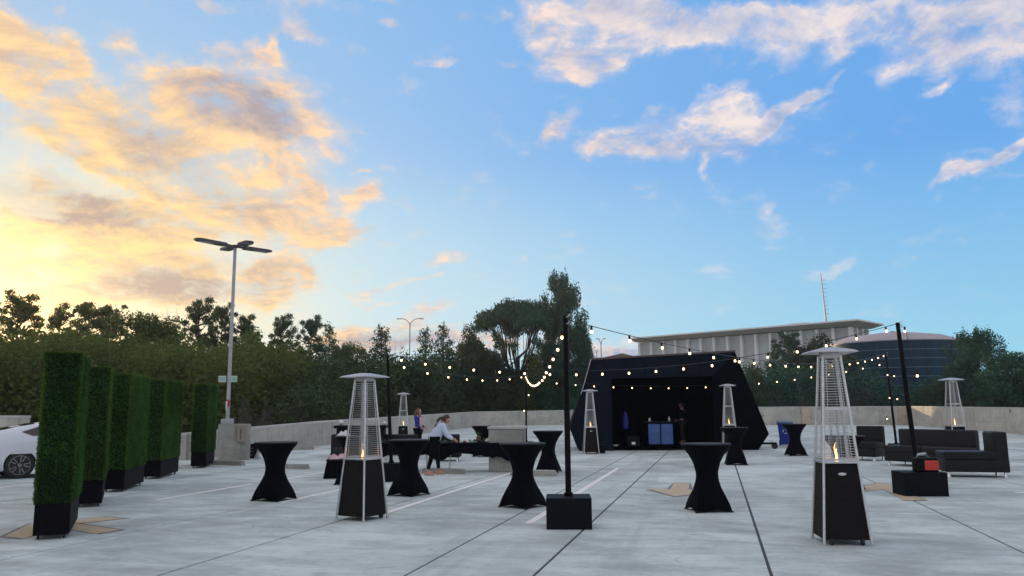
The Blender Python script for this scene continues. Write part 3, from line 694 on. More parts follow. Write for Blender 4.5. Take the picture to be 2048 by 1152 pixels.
string('string of bulbs from the pole behind the left heater to the slim distant pole', T2-ZV*.12, T3-ZV*.05, .28, 8)
string('longest string of bulbs, from the left pole across the booth to the leaning right pole', T2, T4-ZV*.02, .66, 19)
string('lowest string of bulbs, passing across the booth opening to the far right pole', T3-ZV*.2, T5-ZV*.35, .62, 20)
def hang(lab, top, pts):
    o = thing('string_lights', lab, 'string lights', top, 0, 'strings of round bulbs between the poles')
    MB().tube([Vector(p)-top for p in pts], .006, 5, False).build('wire', M['wire'], o)
    for p in pts[1:]: add_bulb(Vector(p)-top+Vector((0, 0, .02)), o)
P3 = G(1053, 904); P5 = G(1793, 893)
hang('end of a bulb string hanging down the slim distant pole', T3.copy(), [T3+Vector((-.05, -.05, 0)), P3+Vector((.12, -.08, 2.25)), P3+Vector((-.05, -.08, 1.65))])
hang('bulb string wound down the distant pole beside the sofa', T5.copy(), [T5, T5+Vector((.0, -.1, -.85)), T5+Vector((.25, -.1, -.9)), T5+Vector((.0, -.1, -1.8)), T5+Vector((.28, -.1, -1.85)), P5+Vector((-.3, -.1, 1.2)), P5+Vector((.15, -.1, .35))])
hang('two bulbs hanging beside the top of the leaning right pole', T4.copy(), [T4, T4+Vector((.12, -.05, -.12)), T4+Vector((.3, -.05, -1.05))])

# ------------------------------------------------------------------ booth
bl, br = G(1158, 902), G(1517, 900); bd = (br-bl).normalized(); brz = math.atan2(bd.y, bd.x); bw = (br-bl).length
Minv = Matrix.Rotation(-brz, 3, 'Z')
def bx_(px, py, dpt=0.):                  # front-plane coordinates of the booth (x along the front, z up)
    d = ray(px, py); nrm = Vector((-bd.y, bd.x, 0)); k = (bl-Vector((0, 0, EYE))).dot(nrm)/d.dot(nrm); p = Vector((0, 0, EYE))+d*k
    q = Minv @ (p-bl); return (q.x, p.z)
booth = thing('folding_stage_booth', 'big black faceted trailer booth with a dark open front and bar inside', 'booth', bl, brz)
o_bl, o_l, o_tl, o_tr, o_r, o_br = (0, .0), bx_(1140, 855), bx_(1183, 720), bx_(1470, 704), bx_(1538, 868), (bw, .0)
q1, q2 = bx_(1222, 757), bx_(1425, 752); fl = .16
q1 = (q1[0], q1[1]); q2 = (q2[0], q2[1])
t = .08
MB().prism_xz([o_bl, (q1[0], 0), q1, o_tl, o_l], 0, t).build('front_panel', M['boothnavy'], booth)
MB().prism_xz([q1, q2, o_tr, o_tl], .003, t).build('front_panel', M['boothnavy'], booth)
MB().prism_xz([(q2[0], 0), o_br, o_r, o_tr, q2], 0, t).build('front_panel', M['boothdark'], booth)
D = 3.2
def sheet(p, q, name, m, th=.06, y0=t, y1=D):
    (x0, z0_), (x1, z1_) = p, q; nx, nz = -(z1_-z0_), (x1-x0); l = math.hypot(nx, nz); nx, nz = nx/l*th, nz/l*th
    return MB().prism_xz([(x0, z0_), (x1, z1_), (x1+nx, z1_+nz), (x0+nx, z0_+nz)], y0, y1).build(name, m, booth)
sheet((o_tl[0]+.05, o_tl[1]-.07), (o_tr[0]-.05, o_tr[1]-.07), 'roof', M['boothdark'])
sheet((o_l[0]+.08, o_l[1]), (o_tl[0]+.08, o_tl[1]-.08), 'side_panel', M['boothdark'], .05)
sheet((o_bl[0]+.08, .01), (o_l[0]+.08, o_l[1]), 'side_panel', M['boothdark'], .05)
sheet((o_tr[0]-.08, o_tr[1]-.08), (o_r[0]-.08, o_r[1]), 'side_panel', M['boothdark'], .05)
sheet((o_r[0]-.08, o_r[1]), (o_br[0]-.08, .01), 'side_panel', M['boothdark'], .05)
MB().prism_xz([(.1, 0), (bw-.1, 0), (o_r[0]-.1, o_r[1]), (o_tr[0]-.1, o_tr[1]-.1), (o_tl[0]+.1, o_tl[1]-.1), (o_l[0]+.1, o_l[1])], D, D+.06).build('back_panel', M['void'], booth)
MB().box((bw/2, D/2+.1, .10), (bw-.3, D-.25, .12)).build('stage_floor', M['void'], booth)
x0, z0_ = o_tl; x1, z1_ = o_tr
MB().prism_xz([(x0, z0_+.002), (x1, z1_+.002), (x1+.02, z1_+.07), (x0-.02, z0_+.07)], -.03, .3).build('roof_edging', M['copper'], booth)
MB().tube([(x0-.02, -.01, z0_+.05), (x0-.3, -.02, z0_-.9), (x0-.45, -.02, z0_-1.35)], .012, 6).build('edge_trim', M['steel'], booth)
MB().box((q1[0]+.02, .6, 1.4), (.03, 1.0, 2.6)).build('wing_curtain', M['void'], booth)
MB().box((q2[0]-.02, .6, 1.4), (.03, 1.0, 2.6)).build('wing_curtain', M['void'], booth)
for fx in (.16, .34, .52, .70, .88):
    xa = q1[0]+(q2[0]-q1[0])*fx; MB().box((xa, -.003, (q1[1]+q2[1])/2+.42), (.018, .006, .74)).build('panel_seam', M['void'], booth)
# trailer tongue at right end
tg = MB(); ex = bw+.1
tg.box((ex+.35, .7, .22), (.9, .09, .08)); tg.box((ex+.25, .95, .22), (.7, .07, .07), R(-20)); tg.build('trailer_tongue', M['blackmet'], booth)
MB().tube([(ex+.72, .66, .12), (ex+.72, .74, .12)], .12, 16).build('jockey_wheel', M['rubber'], booth)
MB().box((ex+.55, .55, .30), (.14, .03, .07)).build('hitch_plate', M['steel'], booth)
nb = Vector((-bd.y, bd.x, 0))
def inb(px, back, z=.16):                 # place inside the booth
    x, _ = bx_(px, 880); k = (back+30)/30; return bl+bd*(x+(x-bw*.45)*(k-1))+nb*back+Vector((0, 0, z))
cb = thing('bar_counter', 'two-door bar counter, blue light painted into its doors, inside the black booth', 'bar counter', inb(1327, 1.0), brz)
MB().box((0, 0, .47), (1.06, .5, .86)).build('counter_body', M['boothdark'], cb)
for sx, w in ((-.26, .47), (.25, .46)): MB().rbox((sx, -.27, .45), (w, .03, .80), .01, 1).build('door', M['counter'], cb)
MB().box((0, -.02, .925), (1.16, .62, .035)).build('counter_top', M['clothtop'], cb)
# small things in and around the booth
for (px, bk, z, sz, m, nm, lab, cat) in [
    (1232, .25, .16, (.18, .06), 'white', 'bowl', 'small white bowl on the booth floor at its left side', 'bowl'),
    (1307, .95, 1.105, (.05, .16), 'white', 'bottle', 'small pale bottle standing on the bar counter, left', 'bottle'),
    (1346, .95, 1.105, (.04, .20), 'white', 'bottle', 'pale bottle at the right end of the bar counter', 'bottle')]:
    p = inb(px, bk, z)
    if nm == 'bowl': q = MB().lathe([(.04, 0), (sz[0]*.9, sz[1]), (sz[0]*.82, sz[1]), (.03, .015)], 20)
    else: q = MB().lathe([(sz[0], 0), (sz[0], sz[1]*.6), (sz[0]*.4, sz[1]*.8), (sz[0]*.4, sz[1])], 12)
    tag(q.build(nm, M['white'], None, True, p), lab, cat)
p = inb(1268, .3); cr = thing('supply_box', 'dark box with a white label on the booth floor', 'box', p, brz)
MB().rbox((0, 0, .2), (.5, .35, .4), .02, 2).build('box_body', M['boxpaint'], cr); MB().box((0, -.18, .12), (.14, .008, .10)).build('paper_label', M['white'], cr)
p = inb(1258, .9, .8); jk = MB(); jk.lathe([(.10, 0), (.13, .1), (.12, .4), (.08, .62), (.03, .70)], 12, fn=lambda r, z, a: (r*(1+.18*math.sin(5*a)), z))
jk.tube([(0, 0, .70), (.02, 0, .76), (.0, 0, .80)], .006, 6)
jk2 = MB().box((0, .02, .82), (.22, .03, .03)); j_ = thing('blue_coat', 'royal blue coat hanging in the dark left part of the booth', 'coat', p, brz)
jk.build('coat_body', M['blue'], j_, True); 
MB().tube([(0, 0, .8), (0, 0, 1.0), (0, .05, 1.02), (0, .08, -.78)], .012, 6).build('coat_stand', M['blackmet'], j_)

# ------------------------------------------------------------------ recycling bin
p = G(1572, 892); bn = thing('recycling_bin', 'blue wheeled recycling bin with pale lid beside the booth', 'recycling bin', p, R(-4))
q = MB(); w0, d0, w1, d1, h = .23, .26, .30, .34, .96
q.add([(-w0, -d0, .06), (w0, -d0, .06), (w0, d0, .06), (-w0, d0, .06), (-w1, -d1, h), (w1, -d1, h), (w1, d1, h), (-w1, d1, h)], [(3, 2, 1, 0), (4, 5, 6, 7), (0, 1, 5, 4), (1, 2, 6, 5), (2, 3, 7, 6), (3, 0, 4, 7)])
q.box((0, 0, h-.02), (.66, .73, .05)); q.build('bin_body', M['bluebin'], bn)
MB().rbox((0, 0, h+.055), (.68, .76, .09), .035, 3).build('lid', M['binlid'], bn)
MB().tube([(-.3, .38, .93), (.3, .38, .93)], .016, 8).build('handle', M['rubber'], bn)
for sx in (-.24, .24): MB().tube([(sx-.03, .26, .12), (sx+.03, .26, .12)], .12, 16).build('wheel', M['rubber'], bn)
lg = MB()
for k in range(3):                        # three chasing arrows, printed flat on the front
    a0 = PI/2+k*2*PI/3; th_ = math.atan2(d1-d0, h-.06)
    pts = []
    for s in range(5):
        a = a0-.15-s*.33; pts.append((.085*math.cos(a), .085*math.sin(a)))
    for (ax, az_), (cx, cz) in zip(pts, pts[1:]):
        dxx, dzz = cx-ax, cz-az_; l = math.hypot(dxx, dzz); nx, nz = -dzz/l*.017, dxx/l*.017
        yy = lambda z: -d0-(d1-d0)*((z+.62)-.06)/(h-.06)-.004
        vs = [(X, yy(Z), Z+.62) for X, Z in ((ax+nx, az_+nz), (ax-nx, az_-nz), (cx-nx, cz-nz), (cx+nx, cz+nz))]; lg.add(vs, [(0, 1, 2, 3)])
lg.build('recycling_symbol', M['white'], bn)

# ------------------------------------------------------------------ lounge furniture
def seat_unit(name, label, cat, p, rz, w, d, hs, hb, tb, m='leather', grp=None, side_back=False, feet=True, mirror=False):
    # local: back along +y, front at -y
    o = thing(name, label, cat, p, rz, grp)
    MB().rbox((0, 0, .12+(hs-.30)/2), (w, d, hs-.30), .03, 3).build('base', M[m], o, 'auto')
    n = max(1, round(w/.95)); 
    for k in range(n):
        ww = w/n; MB().rbox((-w/2+ww*(k+.5), -(tb*.4), hs-.09), (ww-.008, d-tb*.75, .19), .045, 4).build('seat_cushion', M['leather2'] if name == 'sofa' else M[m], o, 'auto')
    for k in range(1):
        ww = w; q = MB(); q.rbox((-w/2+ww*(k+.5), d/2-tb/2, .12+(hb-.12)/2), (ww-.006, tb, hb-.12), .05, 4); q.build('backrest', M['leather2'] if name == 'sofa' else M[m], o, 'auto')
    for sx in (-1, 1):
        for sy in (-1, 1):
            MB().tube([(sx*(w/2-.09), sy*(d/2-.09), 0), (sx*(w/2-.09), sy*(d/2-.09), .05), (sx*(w/2-.09), sy*(d/2-.09), .125)], [.042, .03, .022], 12).build('chrome_leg', M['chrome'], o, 'auto')
    return o
GR = 'black vinyl lounge seats on the deck'
aR = G(1743, 922)
seat_unit('armchair', 'black armless chair between the right heater and the far pole', 'armchair', aR+Vector((-.02, .45, 0)), R(-34), .84, .80, .56, 1.04, .20, grp=GR)
a, b = G(1779, 930), G(1932, 948)
seat_unit('sofa', 'long low black sofa with brownish back at the right', 'sofa', G(1779, 930)-Matrix.Rotation(R(-48), 3, 'Z') @ Vector((-1.06, -.34, 0)), R(-48), 2.3, .86, .55, 1.00, .20, grp=GR)
seat_unit('armchair', 'black chaise seat seen side-on at the right end, behind the orange speaker', 'armchair', G(1945, 955)+Vector((.12, .38, 0)), R(-104+14), .80, 1.36, .58, 1.04, .30, grp=GR)
seat_unit('armchair', 'black armchair at the left, behind the bench with pink cloth', 'armchair', G(684, 922)+Vector((0, .35, 0)), R(58), .80, .80, .44, .86, .18, grp=GR)
seat_unit('sofa', 'black sofa between the far heater and the left pole', 'sofa', G(790, 910)+Vector((0, .2, 0)), R(170), 2.1, .8, .42, .76, .18, grp=GR)
seat_unit('armchair', 'black armchair behind the fruit table, beyond the bending woman', 'armchair', G(893, 922)+Vector((0, .2, 0)), R(192), .8, .78, .42, .86, .18, grp=GR)
# tall covered serving case behind
p = G(722, 911); sb = thing('serving_station', 'dark covered serving station behind the left heater against the parapet', 'serving station', p, R(16))
MB().rbox((0, 0, .5), (1.75, .55, 1.0), .02, 2).build('cabinet', M['boxpaint'], sb); MB().rbox((0, 0, 1.05), (1.95, .7, .10), .03, 2).build('worktop', M['blackmet'], sb)
for k, (x, s) in enumerate(((-.75, .10), (.85, .07))): tag(MB().ball((0, 0, s), s, 14, 8, (1, 1, 1)).build('bowl', M['white'], None, True, p+Matrix.Rotation(R(16), 3, 'Z') @ Vector((x, 0, 1.10))), ['round white bowl on the left end of the serving station', 'small round white jar on the right end of the serving station'][k], 'bowl')

# bench with pink cloth
p = G(664, 957); bn2 = thing('low_bench', 'low black-skirted table holding pale pink cloth at the left', 'low table', p+Vector((.1, .25, 0)), R(20))
q = MB(); w, d, h = .62, .5, .42
q.add([(-w*.62, -d*.6, .01), (w*.62, -d*.6, .01), (w*.62, d*.6, .01), (-w*.62, d*.6, .01), (-w/2, -d/2, h), (w/2, -d/2, h), (w/2, d/2, h), (-w/2, d/2, h)], [(3, 2, 1, 0), (0, 1, 5, 4), (1, 2, 6, 5), (2, 3, 7, 6), (3, 0, 4, 7)])
q.build('skirt', M['blackcloth'], bn2); MB().rbox((0, 0, h+.02), (w+.04, d+.04, .04), .01, 1).build('table_top', M['clothtop'], bn2)
def crumple(name, m, w, d, h, p, rz, lab, cat, seed=1):
    nr = np.random.default_rng(seed); N = 16; vs = []; fs = []; ph = nr.uniform(0, 6, 8)
    for i in range(N+1):
        for j in range(N+1):
            u, v = i/N*2-1, j/N*2-1; r = math.hypot(u, v); e = max(0, 1-r*r*.8)
            z = h*(e**.6)*(.55+.25*math.sin(4*u+ph[0])+.25*math.sin(5*v+ph[1]+2*u)+.15*math.sin(9*u-7*v+ph[2]))
            vs.append((u*w/2*(1+.1*math.sin(3*v+ph[3])), v*d/2*(1+.12*math.sin(4*u+ph[4])), max(.004, z)))
    for i in range(N):
        for j in range(N): a = i*(N+1)+j; fs.append((a, a+N+1, a+N+2, a+1))
    for x, y in ():
        pass
    k = len(vs); vs += [(x*.96, y*.96, 0) for x, y, z in vs[:k]]; fs += [tuple(reversed([k+q for q in f])) for f in fs[:N*N]]
    rim = [i for i in range(N+1)]+[i*(N+1)+N for i in range(1, N+1)]+[N*(N+1)+j for j in range(N-1, -1, -1)]+[i*(N+1) for i in range(N-1, 0, -1)]
    for a, b in zip(rim, rim[1:]+rim[:1]): fs.append((a, b, k+b, k+a))
    q = MB(); q.add(vs, fs); return tag(q.build(name, m, None, True, p, rz), lab, cat)
crumple('folded_cloth', M['pink'], .58, .48, .16, Vector((p.x+.1, p.y+.25, .462)), R(20), 'crumpled pale pink cloth lying on the low black table', 'cloth', 4)
tp = CTP[8]
crumple('white_cloth', M['white'], .26, .22, .14, tp+Vector((-.22, -.02, 1.073)), 0, 'crumpled white napkins on the table behind the left heater', 'napkins', 9)

# ------------------------------------------------------------------ folding tables with black cloth and food
def folding_table(label, cl, p, rz, L, seed):
    o = thing('folding_table', label, 'folding table', p, rz, 'folding tables under black cloths')
    MB().rbox((0, 0, .74), (L, .75, .035), .015, 2).build('table_top', M['white'], o)
    for sx in (-1, 1):
        q = MB()
        for sy in (-1, 1):
            q.tube([(sx*(L/2-.22), sy*.12, .72), (sx*(L/2-.25), sy*.26, .42), (sx*(L/2-.22), sy*.28, .03)], .0125, 8)
        q.tube([(sx*(L/2-.22), -.31, .015), (sx*(L/2-.22), .31, .015)], .0125, 8); q.tube([(sx*(L/2-.25), -.26, .42), (sx*(L/2-.25), .26, .42)], .009, 6)
        q.build('leg', M['steel'], o)
    nr = random.Random(seed); N = 60; q = MB(); vs = []; per = []
    hx, hy = L/2+.012, .388
    for i in range(N):
        t = i/N*4; k = int(t); u = t-k
        cx, cy = [(-hx+2*hx*u, -hy), (hx, -hy+2*hy*u), (hx-2*hx*u, hy), (-hx, hy-2*hy*u)][k]; per.append((cx, cy, k, u))
    for j in range(5):
        z = [.7625, .755, .65, .54, .44][j]; r = [0, .006, .012, .02, .03][j]
        for i, (x, y, k, u) in enumerate(per):
            w = math.sin(i*1.3)*.5+math.sin(i*2.9+1)*.5; nx, ny = [(0, -1), (1, 0), (0, 1), (-1, 0)][k]
            zz = z if j < 3 else z-(.04*w+.06*math.sin(i*.35+seed)+(-.0 if min(u, 1-u) > .12 else .10))*(j-2)/2
            vs.append((x+nx*(r+w*.018*(j/4)), y+ny*(r+w*.018*(j/4)), zz))
    fs = []
    for j in range(4):
        for i in range(N): fs.append((j*N+i, (j+1)*N+i, (j+1)*N+(i+1) % N, j*N+(i+1) % N))
    fs.append(tuple(range(N))); q.add(vs, fs)
    c = q.build('tablecloth', M['blackcloth'], None, True, p, rz); tag(c, cl, 'tablecloth', 'black cloths on the folding tables'); 
    return o
tR = G(940, 945)+Vector((.05, .36, 0)); rzR = R(17)
folding_table('right folding table holding fruit and bowls', 'black cloth hanging off the table with the pineapple and bowls', tR, rzR, 1.85, 3)
tL = G(806, 943)+Vector((-.05, .36, 0))
folding_table('left folding table behind the covered cocktail table', 'black cloth on the table left of the bending woman', tL, rzR, 1.6, 8)
mR = Matrix.Rotation(rzR, 3, 'Z'); TZ = .765
def onR(x, y, base=tR): return base+mR @ Vector((x, y, TZ))
def leafpile(label, c, w, h, n, seed, m='green1'):
    nr = random.Random(seed); q = MB()
    for k in range(n):
        a = nr.uniform(0, 2*PI); r = nr.uniform(0, 1)**.6; x, y = w*r*math.cos(a), w*.6*r*math.sin(a); L = nr.uniform(.06, .12); b = nr.uniform(0, 2*PI); e = nr.uniform(.1, 1.1)
        dx_, dy_, dz_ = math.cos(b)*math.cos(e)*L, math.sin(b)*math.cos(e)*L, math.sin(e)*L; z = h*(1-r)*nr.random(); ww = L*.3
        q.add([(x, y, z+.004), (x+dx_*.5-math.sin(b)*ww, y+dy_*.5+math.cos(b)*ww, z+dz_*.6), (x+dx_, y+dy_, z+dz_), (x+dx_*.5+math.sin(b)*ww, y+dy_*.5-math.cos(b)*ww, z+dz_*.6)], [(0, 1, 2, 3)])
    return tag(q.build('leafy_greens', M[m], None, False, c, rzR), label, 'leafy greens')
leafpile('pile of dark salad leaves under the hands of the bending woman', onR(-.72, -.05), .22, .07, 60, 1)
leafpile('dark greens spread in the middle of the fruit table', onR(.12, .08), .30, .06, 60, 2)
leafpile('dark greens at the left end of the left folding table', onR(-.45, .0, tL), .24, .06, 60, 3)
leafpile('small greens between the cauliflower heads and white bowls', onR(.52, -.06), .10, .06, 24, 4)
# pineapple
pp = thing('pineapple', 'pineapple with its leaf crown lying among greens on the table', 'pineapple', onR(.08, .0))
MB().lathe([(.02, 0), (.06, .02), (.07, .08), (.065, .14), (.04, .18), (.01, .19)], 16).build('fruit', M['pine_skin'], pp, True)
q = MB()
for k in range(16):
    a = k*2.4; e = .5+.07*k; L = .15; bx0, by0 = .02*math.cos(a), .02*math.sin(a)
    tx, ty, tz = math.cos(a)*L*math.cos(e), math.sin(a)*L*math.cos(e), L*math.sin(min(e, 1.5))
    q.add([(bx0-math.sin(a)*.012, by0+math.cos(a)*.012, .18), (bx0+math.sin(a)*.012, by0-math.cos(a)*.012, .18), (bx0+tx, by0+ty, .18+tz), (bx0+tx*.5, by0+ty*.5, .185+tz*.6)], [(0, 1, 2), (0, 2, 3)])
q.build('leaf_crown', M['green1'], pp)
for k, (x, y, s, lab) in enumerate([(.33, -.08, .085, 'larger cream cauliflower head right of the pineapple'), (.55, .05, .062, 'smaller cream cauliflower head beside the white bowls')]):
    q = MB(); nr = random.Random(k+5)
    for i in range(26):
        a = nr.uniform(0, 2*PI); e = nr.uniform(.0, 1.5); q.ball((s*.75*math.cos(a)*math.cos(e), s*.75*math.sin(a)*math.cos(e), s*.35+s*.7*math.sin(e)), s*.32, 7, 5)
    q.ball((0, 0, s*.55), s*.8, 12, 8, (1, 1, .75)); tag(q.build('cauliflower', M['cream'], None, True, onR(x, y)), lab, 'cauliflower', 'cauliflower heads on the table')
for x, y, s, h, lab in [(.68, -.08, .13, .09, 'wide white bowl at the right end of the fruit table'), (.80, .14, .12, .12, 'deeper white bowl behind the wide one on the fruit table')]:
    q = MB().lathe([(s*.5, 0), (s*.9, h*.5), (s, h), (s*.94, h), (s*.82, h*.5), (s*.4, .02), (.002, .02)], 28); tag(q.build('bowl', M['white'], None, 'auto', onR(x, y)), lab, 'bowl', 'white bowls on the table')
for x, y, r, m, lab in [(-.30, -.16, .035, 'tomato', 'red pepper lying near the hands of the bending woman'), (-.20, -.20, .030, 'cream', 'pale onion beside the red pepper on the table'), (-.40, -.20, .032, 'cream', 'pale cut vegetable closest to the bending woman')]:
    tag(MB().ball((0, 0, r*.9), r, 14, 9, (1.25, 1, .9)).build('vegetable', M[m], None, True, onR(x, y)), lab, 'vegetable')
q = MB().lathe([(.05, 0), (.075, .03), (.06, .065), (.02, .085), (.002, .088)], 16); tag(q.build('bread_bun', M['white'], None, True, onR(.1, .1, tL)), 'round white dish cover on the left folding table', 'dish')

# ------------------------------------------------------------------ lamp post and pedestal
p = G(459, 921); ped = thing('lamp_pedestal', 'concrete pedestal under the four-armed lamp post', 'pedestal', p+Vector((-.10, .38, 0)), R(28))
MB().lathe([(.54, 0), (.54, 1.21)], 8, fn=lambda r, z, a: (r*(1.0 if int(round(a/(PI/4))) % 2 == 0 else 1.0), z)).build('pedestal_body', M['wallc'], ped)
PT = 1.21
lp = thing('street_lamp', 'tall grey lamp post with four flat lamp heads on a concrete pedestal', 'street lamp', ped.location+Vector((-.30, 0, PT)), R(28))
LH = HT(462, 494, ped.location)-PT
MB().rbox((0, 0, .09), (.40, .40, .18), .03, 2).build('base_plate', M['pole'], lp)
MB().tube([(0, 0, .15), (0, 0, LH)], [.085, .072], 4).build('pole', M['pole'], lp)
MB().tube([(0, 0, LH-.02), (0, 0, LH+.08)], .10, 12).build('hub', M['lamphead'], lp)
Ml = Matrix.Rotation(-R(28), 3, 'Z')
for (rx, fy) in ((-.98, -1.15), (.90, 1.2), (-.72, .75), (.78, -.68)):
    dd = Ml @ (R0*rx+F0*fy); dd.z = 0; L = dd.length; d_ = dd.normalized(); n_ = Vector((-d_.y, d_.x, 0))
    q = MB(); zc = LH+.03
    st = [(.10, .05, .03), (.32, .05, .035), (.40, .17, .05), (L-.15, .18, .045), (L, .12, .03)]
    vs = []
    for (s, w, hh) in st:
        for a, b in ((-1, -1), (1, -1), (.85, 1), (-.85, 1)): vs.append(tuple(d_*s+n_*w*a+Vector((0, 0, zc+hh*b+s*.03))))
    fs = [(0, 3, 2, 1), (16, 17, 18, 19)]
    for j in range(4):
        for k in range(4): fs.append((j*4+k, j*4+(k+1) % 4, j*4+4+(k+1) % 4, j*4+4+k))
    q.add(vs, fs); hd = q.build('lamp_head', M['lamphead'], lp)
    MB().prism([tuple((d_*s+n_*w)[:2]) for s, w in ((.48, -.12), (L-.12, -.12), (L-.12, .12), (.48, .12))], zc-.042+.02, zc-.035+.02).build('lens', M['pole'], hd)
ang = YAW+R(-28)
for (x0, x1, nm, lb) in ((-.33, -.085, 'left', 1), (.075, .30, 'r', 2)):
    zz = HT(450, 758, ped.location)-PT; q = MB(); rot = Matrix.Rotation(YAW-R(28), 4, 'Z')
    q.M = rot; q.box(((x0+x1)/2, -.10, zz), (abs(x1-x0)+.02, .015, .22)); q.build('sign_plate', M['signface'], lp)
    q = MB(); q.M = rot; w = (x1-x0)
    for k in range(5): q.box((x0+w*(.14+.18*k), -.1105, zz), (w*.08 if k % 2 else w*.11, .004, .13))
    q.build('sign_marks', M['signmark'], lp)
rot = Matrix.Rotation(YAW-R(28), 4, 'Z')
q = MB(); q.M = rot; q.box((.02, -.09, HT(452, 806, ped.location)-PT), (.13, .012, .22)); q.build('red_sticker', M['redtape'], lp)
q = MB(); q.M = rot; q.box((-.02, -.098, HT(452, 812, ped.location)-PT), (.055, .008, .34)); q.build('white_sticker', M['whitetape'], lp)
eb = thing('electrical_box', 'tan electrical cabinet mounted on the side of the lamp pedestal', 'electrical box', ped.location+Matrix.Rotation(YAW, 3, 'Z') @ Vector((.42, -.42, .62)), YAW+R(-6))
MB().rbox((0, 0, .28), (.34, .2, .58), .015, 2).build('enclosure', M['tanbox'], eb); MB().rbox((.01, -.105, .28), (.28, .02, .50), .01, 2).build('door', M['tanbox'], eb)
q = MB(); nr = random.Random(2)
for k in range(7): q.box((-.02, -.118, .10+.052*k), (nr.uniform(.02, .04), .004, .035))
q.build('warning_label', M['darklabel'], eb)
for k in range(3): MB().ball((-.22, -.02, .38+k*.085), .03, 10, 6, (1, .7, 1)).build('conduit_fitting', M['pole'], eb)
p = G(497, 917); ck = thing('utility_crate', 'black crate with a silver lantern, right of the pedestal', 'crate', p+Vector((0, .2, 0)), YAW)
MB().rbox((0, 0, .25), (.42, .4, .50), .02, 2).build('crate_body', M['blackmet'], ck)
for k in range(3): MB().box((.05, -.205, .12+k*.12), (.14, .006, .012)).build('crate_print', M['pole'], ck)
q = MB(); q.add([(-.09, -.09, 0), (.09, -.09, 0), (.09, .09, 0), (-.09, .09, 0), (0.02, 0.02, .34)], [(3, 2, 1, 0), (0, 1, 4), (1, 2, 4), (2, 3, 4), (3, 0, 4)]); q.box((0, 0, .012), (.22, .22, .024))
tag(q.build('grey_cone', M['pole'], None, False, G(514, 918)), 'small grey floor cone beside the black crate', 'cone')

# ------------------------------------------------------------------ orange speaker on the weight box
bx = P4+Matrix.Rotation(rz4, 3, 'Z') @ Vector((off.x, off.y, 0))
spk = thing('portable_speaker', 'black portable speaker with orange-red grille and silver handle on the weight box', 'speaker', Vector((bx.x, bx.y, .432))+Matrix.Rotation(rz4, 3, 'Z') @ Vector((.08, -.12, 0)), rz4+R(-3))
MB().rbox((0, 0, .13), (.40, .26, .26), .04, 3).build('speaker_body', M['blackmet'], spk, 'auto')
MB().rbox((.07, -.125, .125), (.25, .03, .18), .02, 2).build('grille', M['orange'], spk)
q = MB()
for k in range(4): q.box((.0+k*.05, -.143, .125), (.006, .006, .12))
q.build('grille_bars', M['redtape'], spk)
MB().tube([(-.16, 0, .22), (-.13, -.06, .33), (0.0, -.06, .345), (.05, 0, .26)], .014, 8).build('handle', M['steel'], spk, True)
MB().tube([(-.14, .05, .22), (-.10, .02, .30), (.02, .02, .31), (.10, .05, .25)], .010, 8).build('rear_handle', M['steel'], spk, True)
wb = thing('small_weight_box', 'small black box at the foot of the heater left of the booth', 'box', G(1204, 906)+Vector((0, -.1, 0)), R(12))
MB().rbox((0, 0, .16), (.26, .3, .32), .015, 2).build('box_body', M['boxpaint'], wb); MB().tube([(-.06, 0, .32), (-.06, 0, .37), (.06, 0, .37), (.06, 0, .32)], .01, 6).build('handle', M['blackmet'], wb)

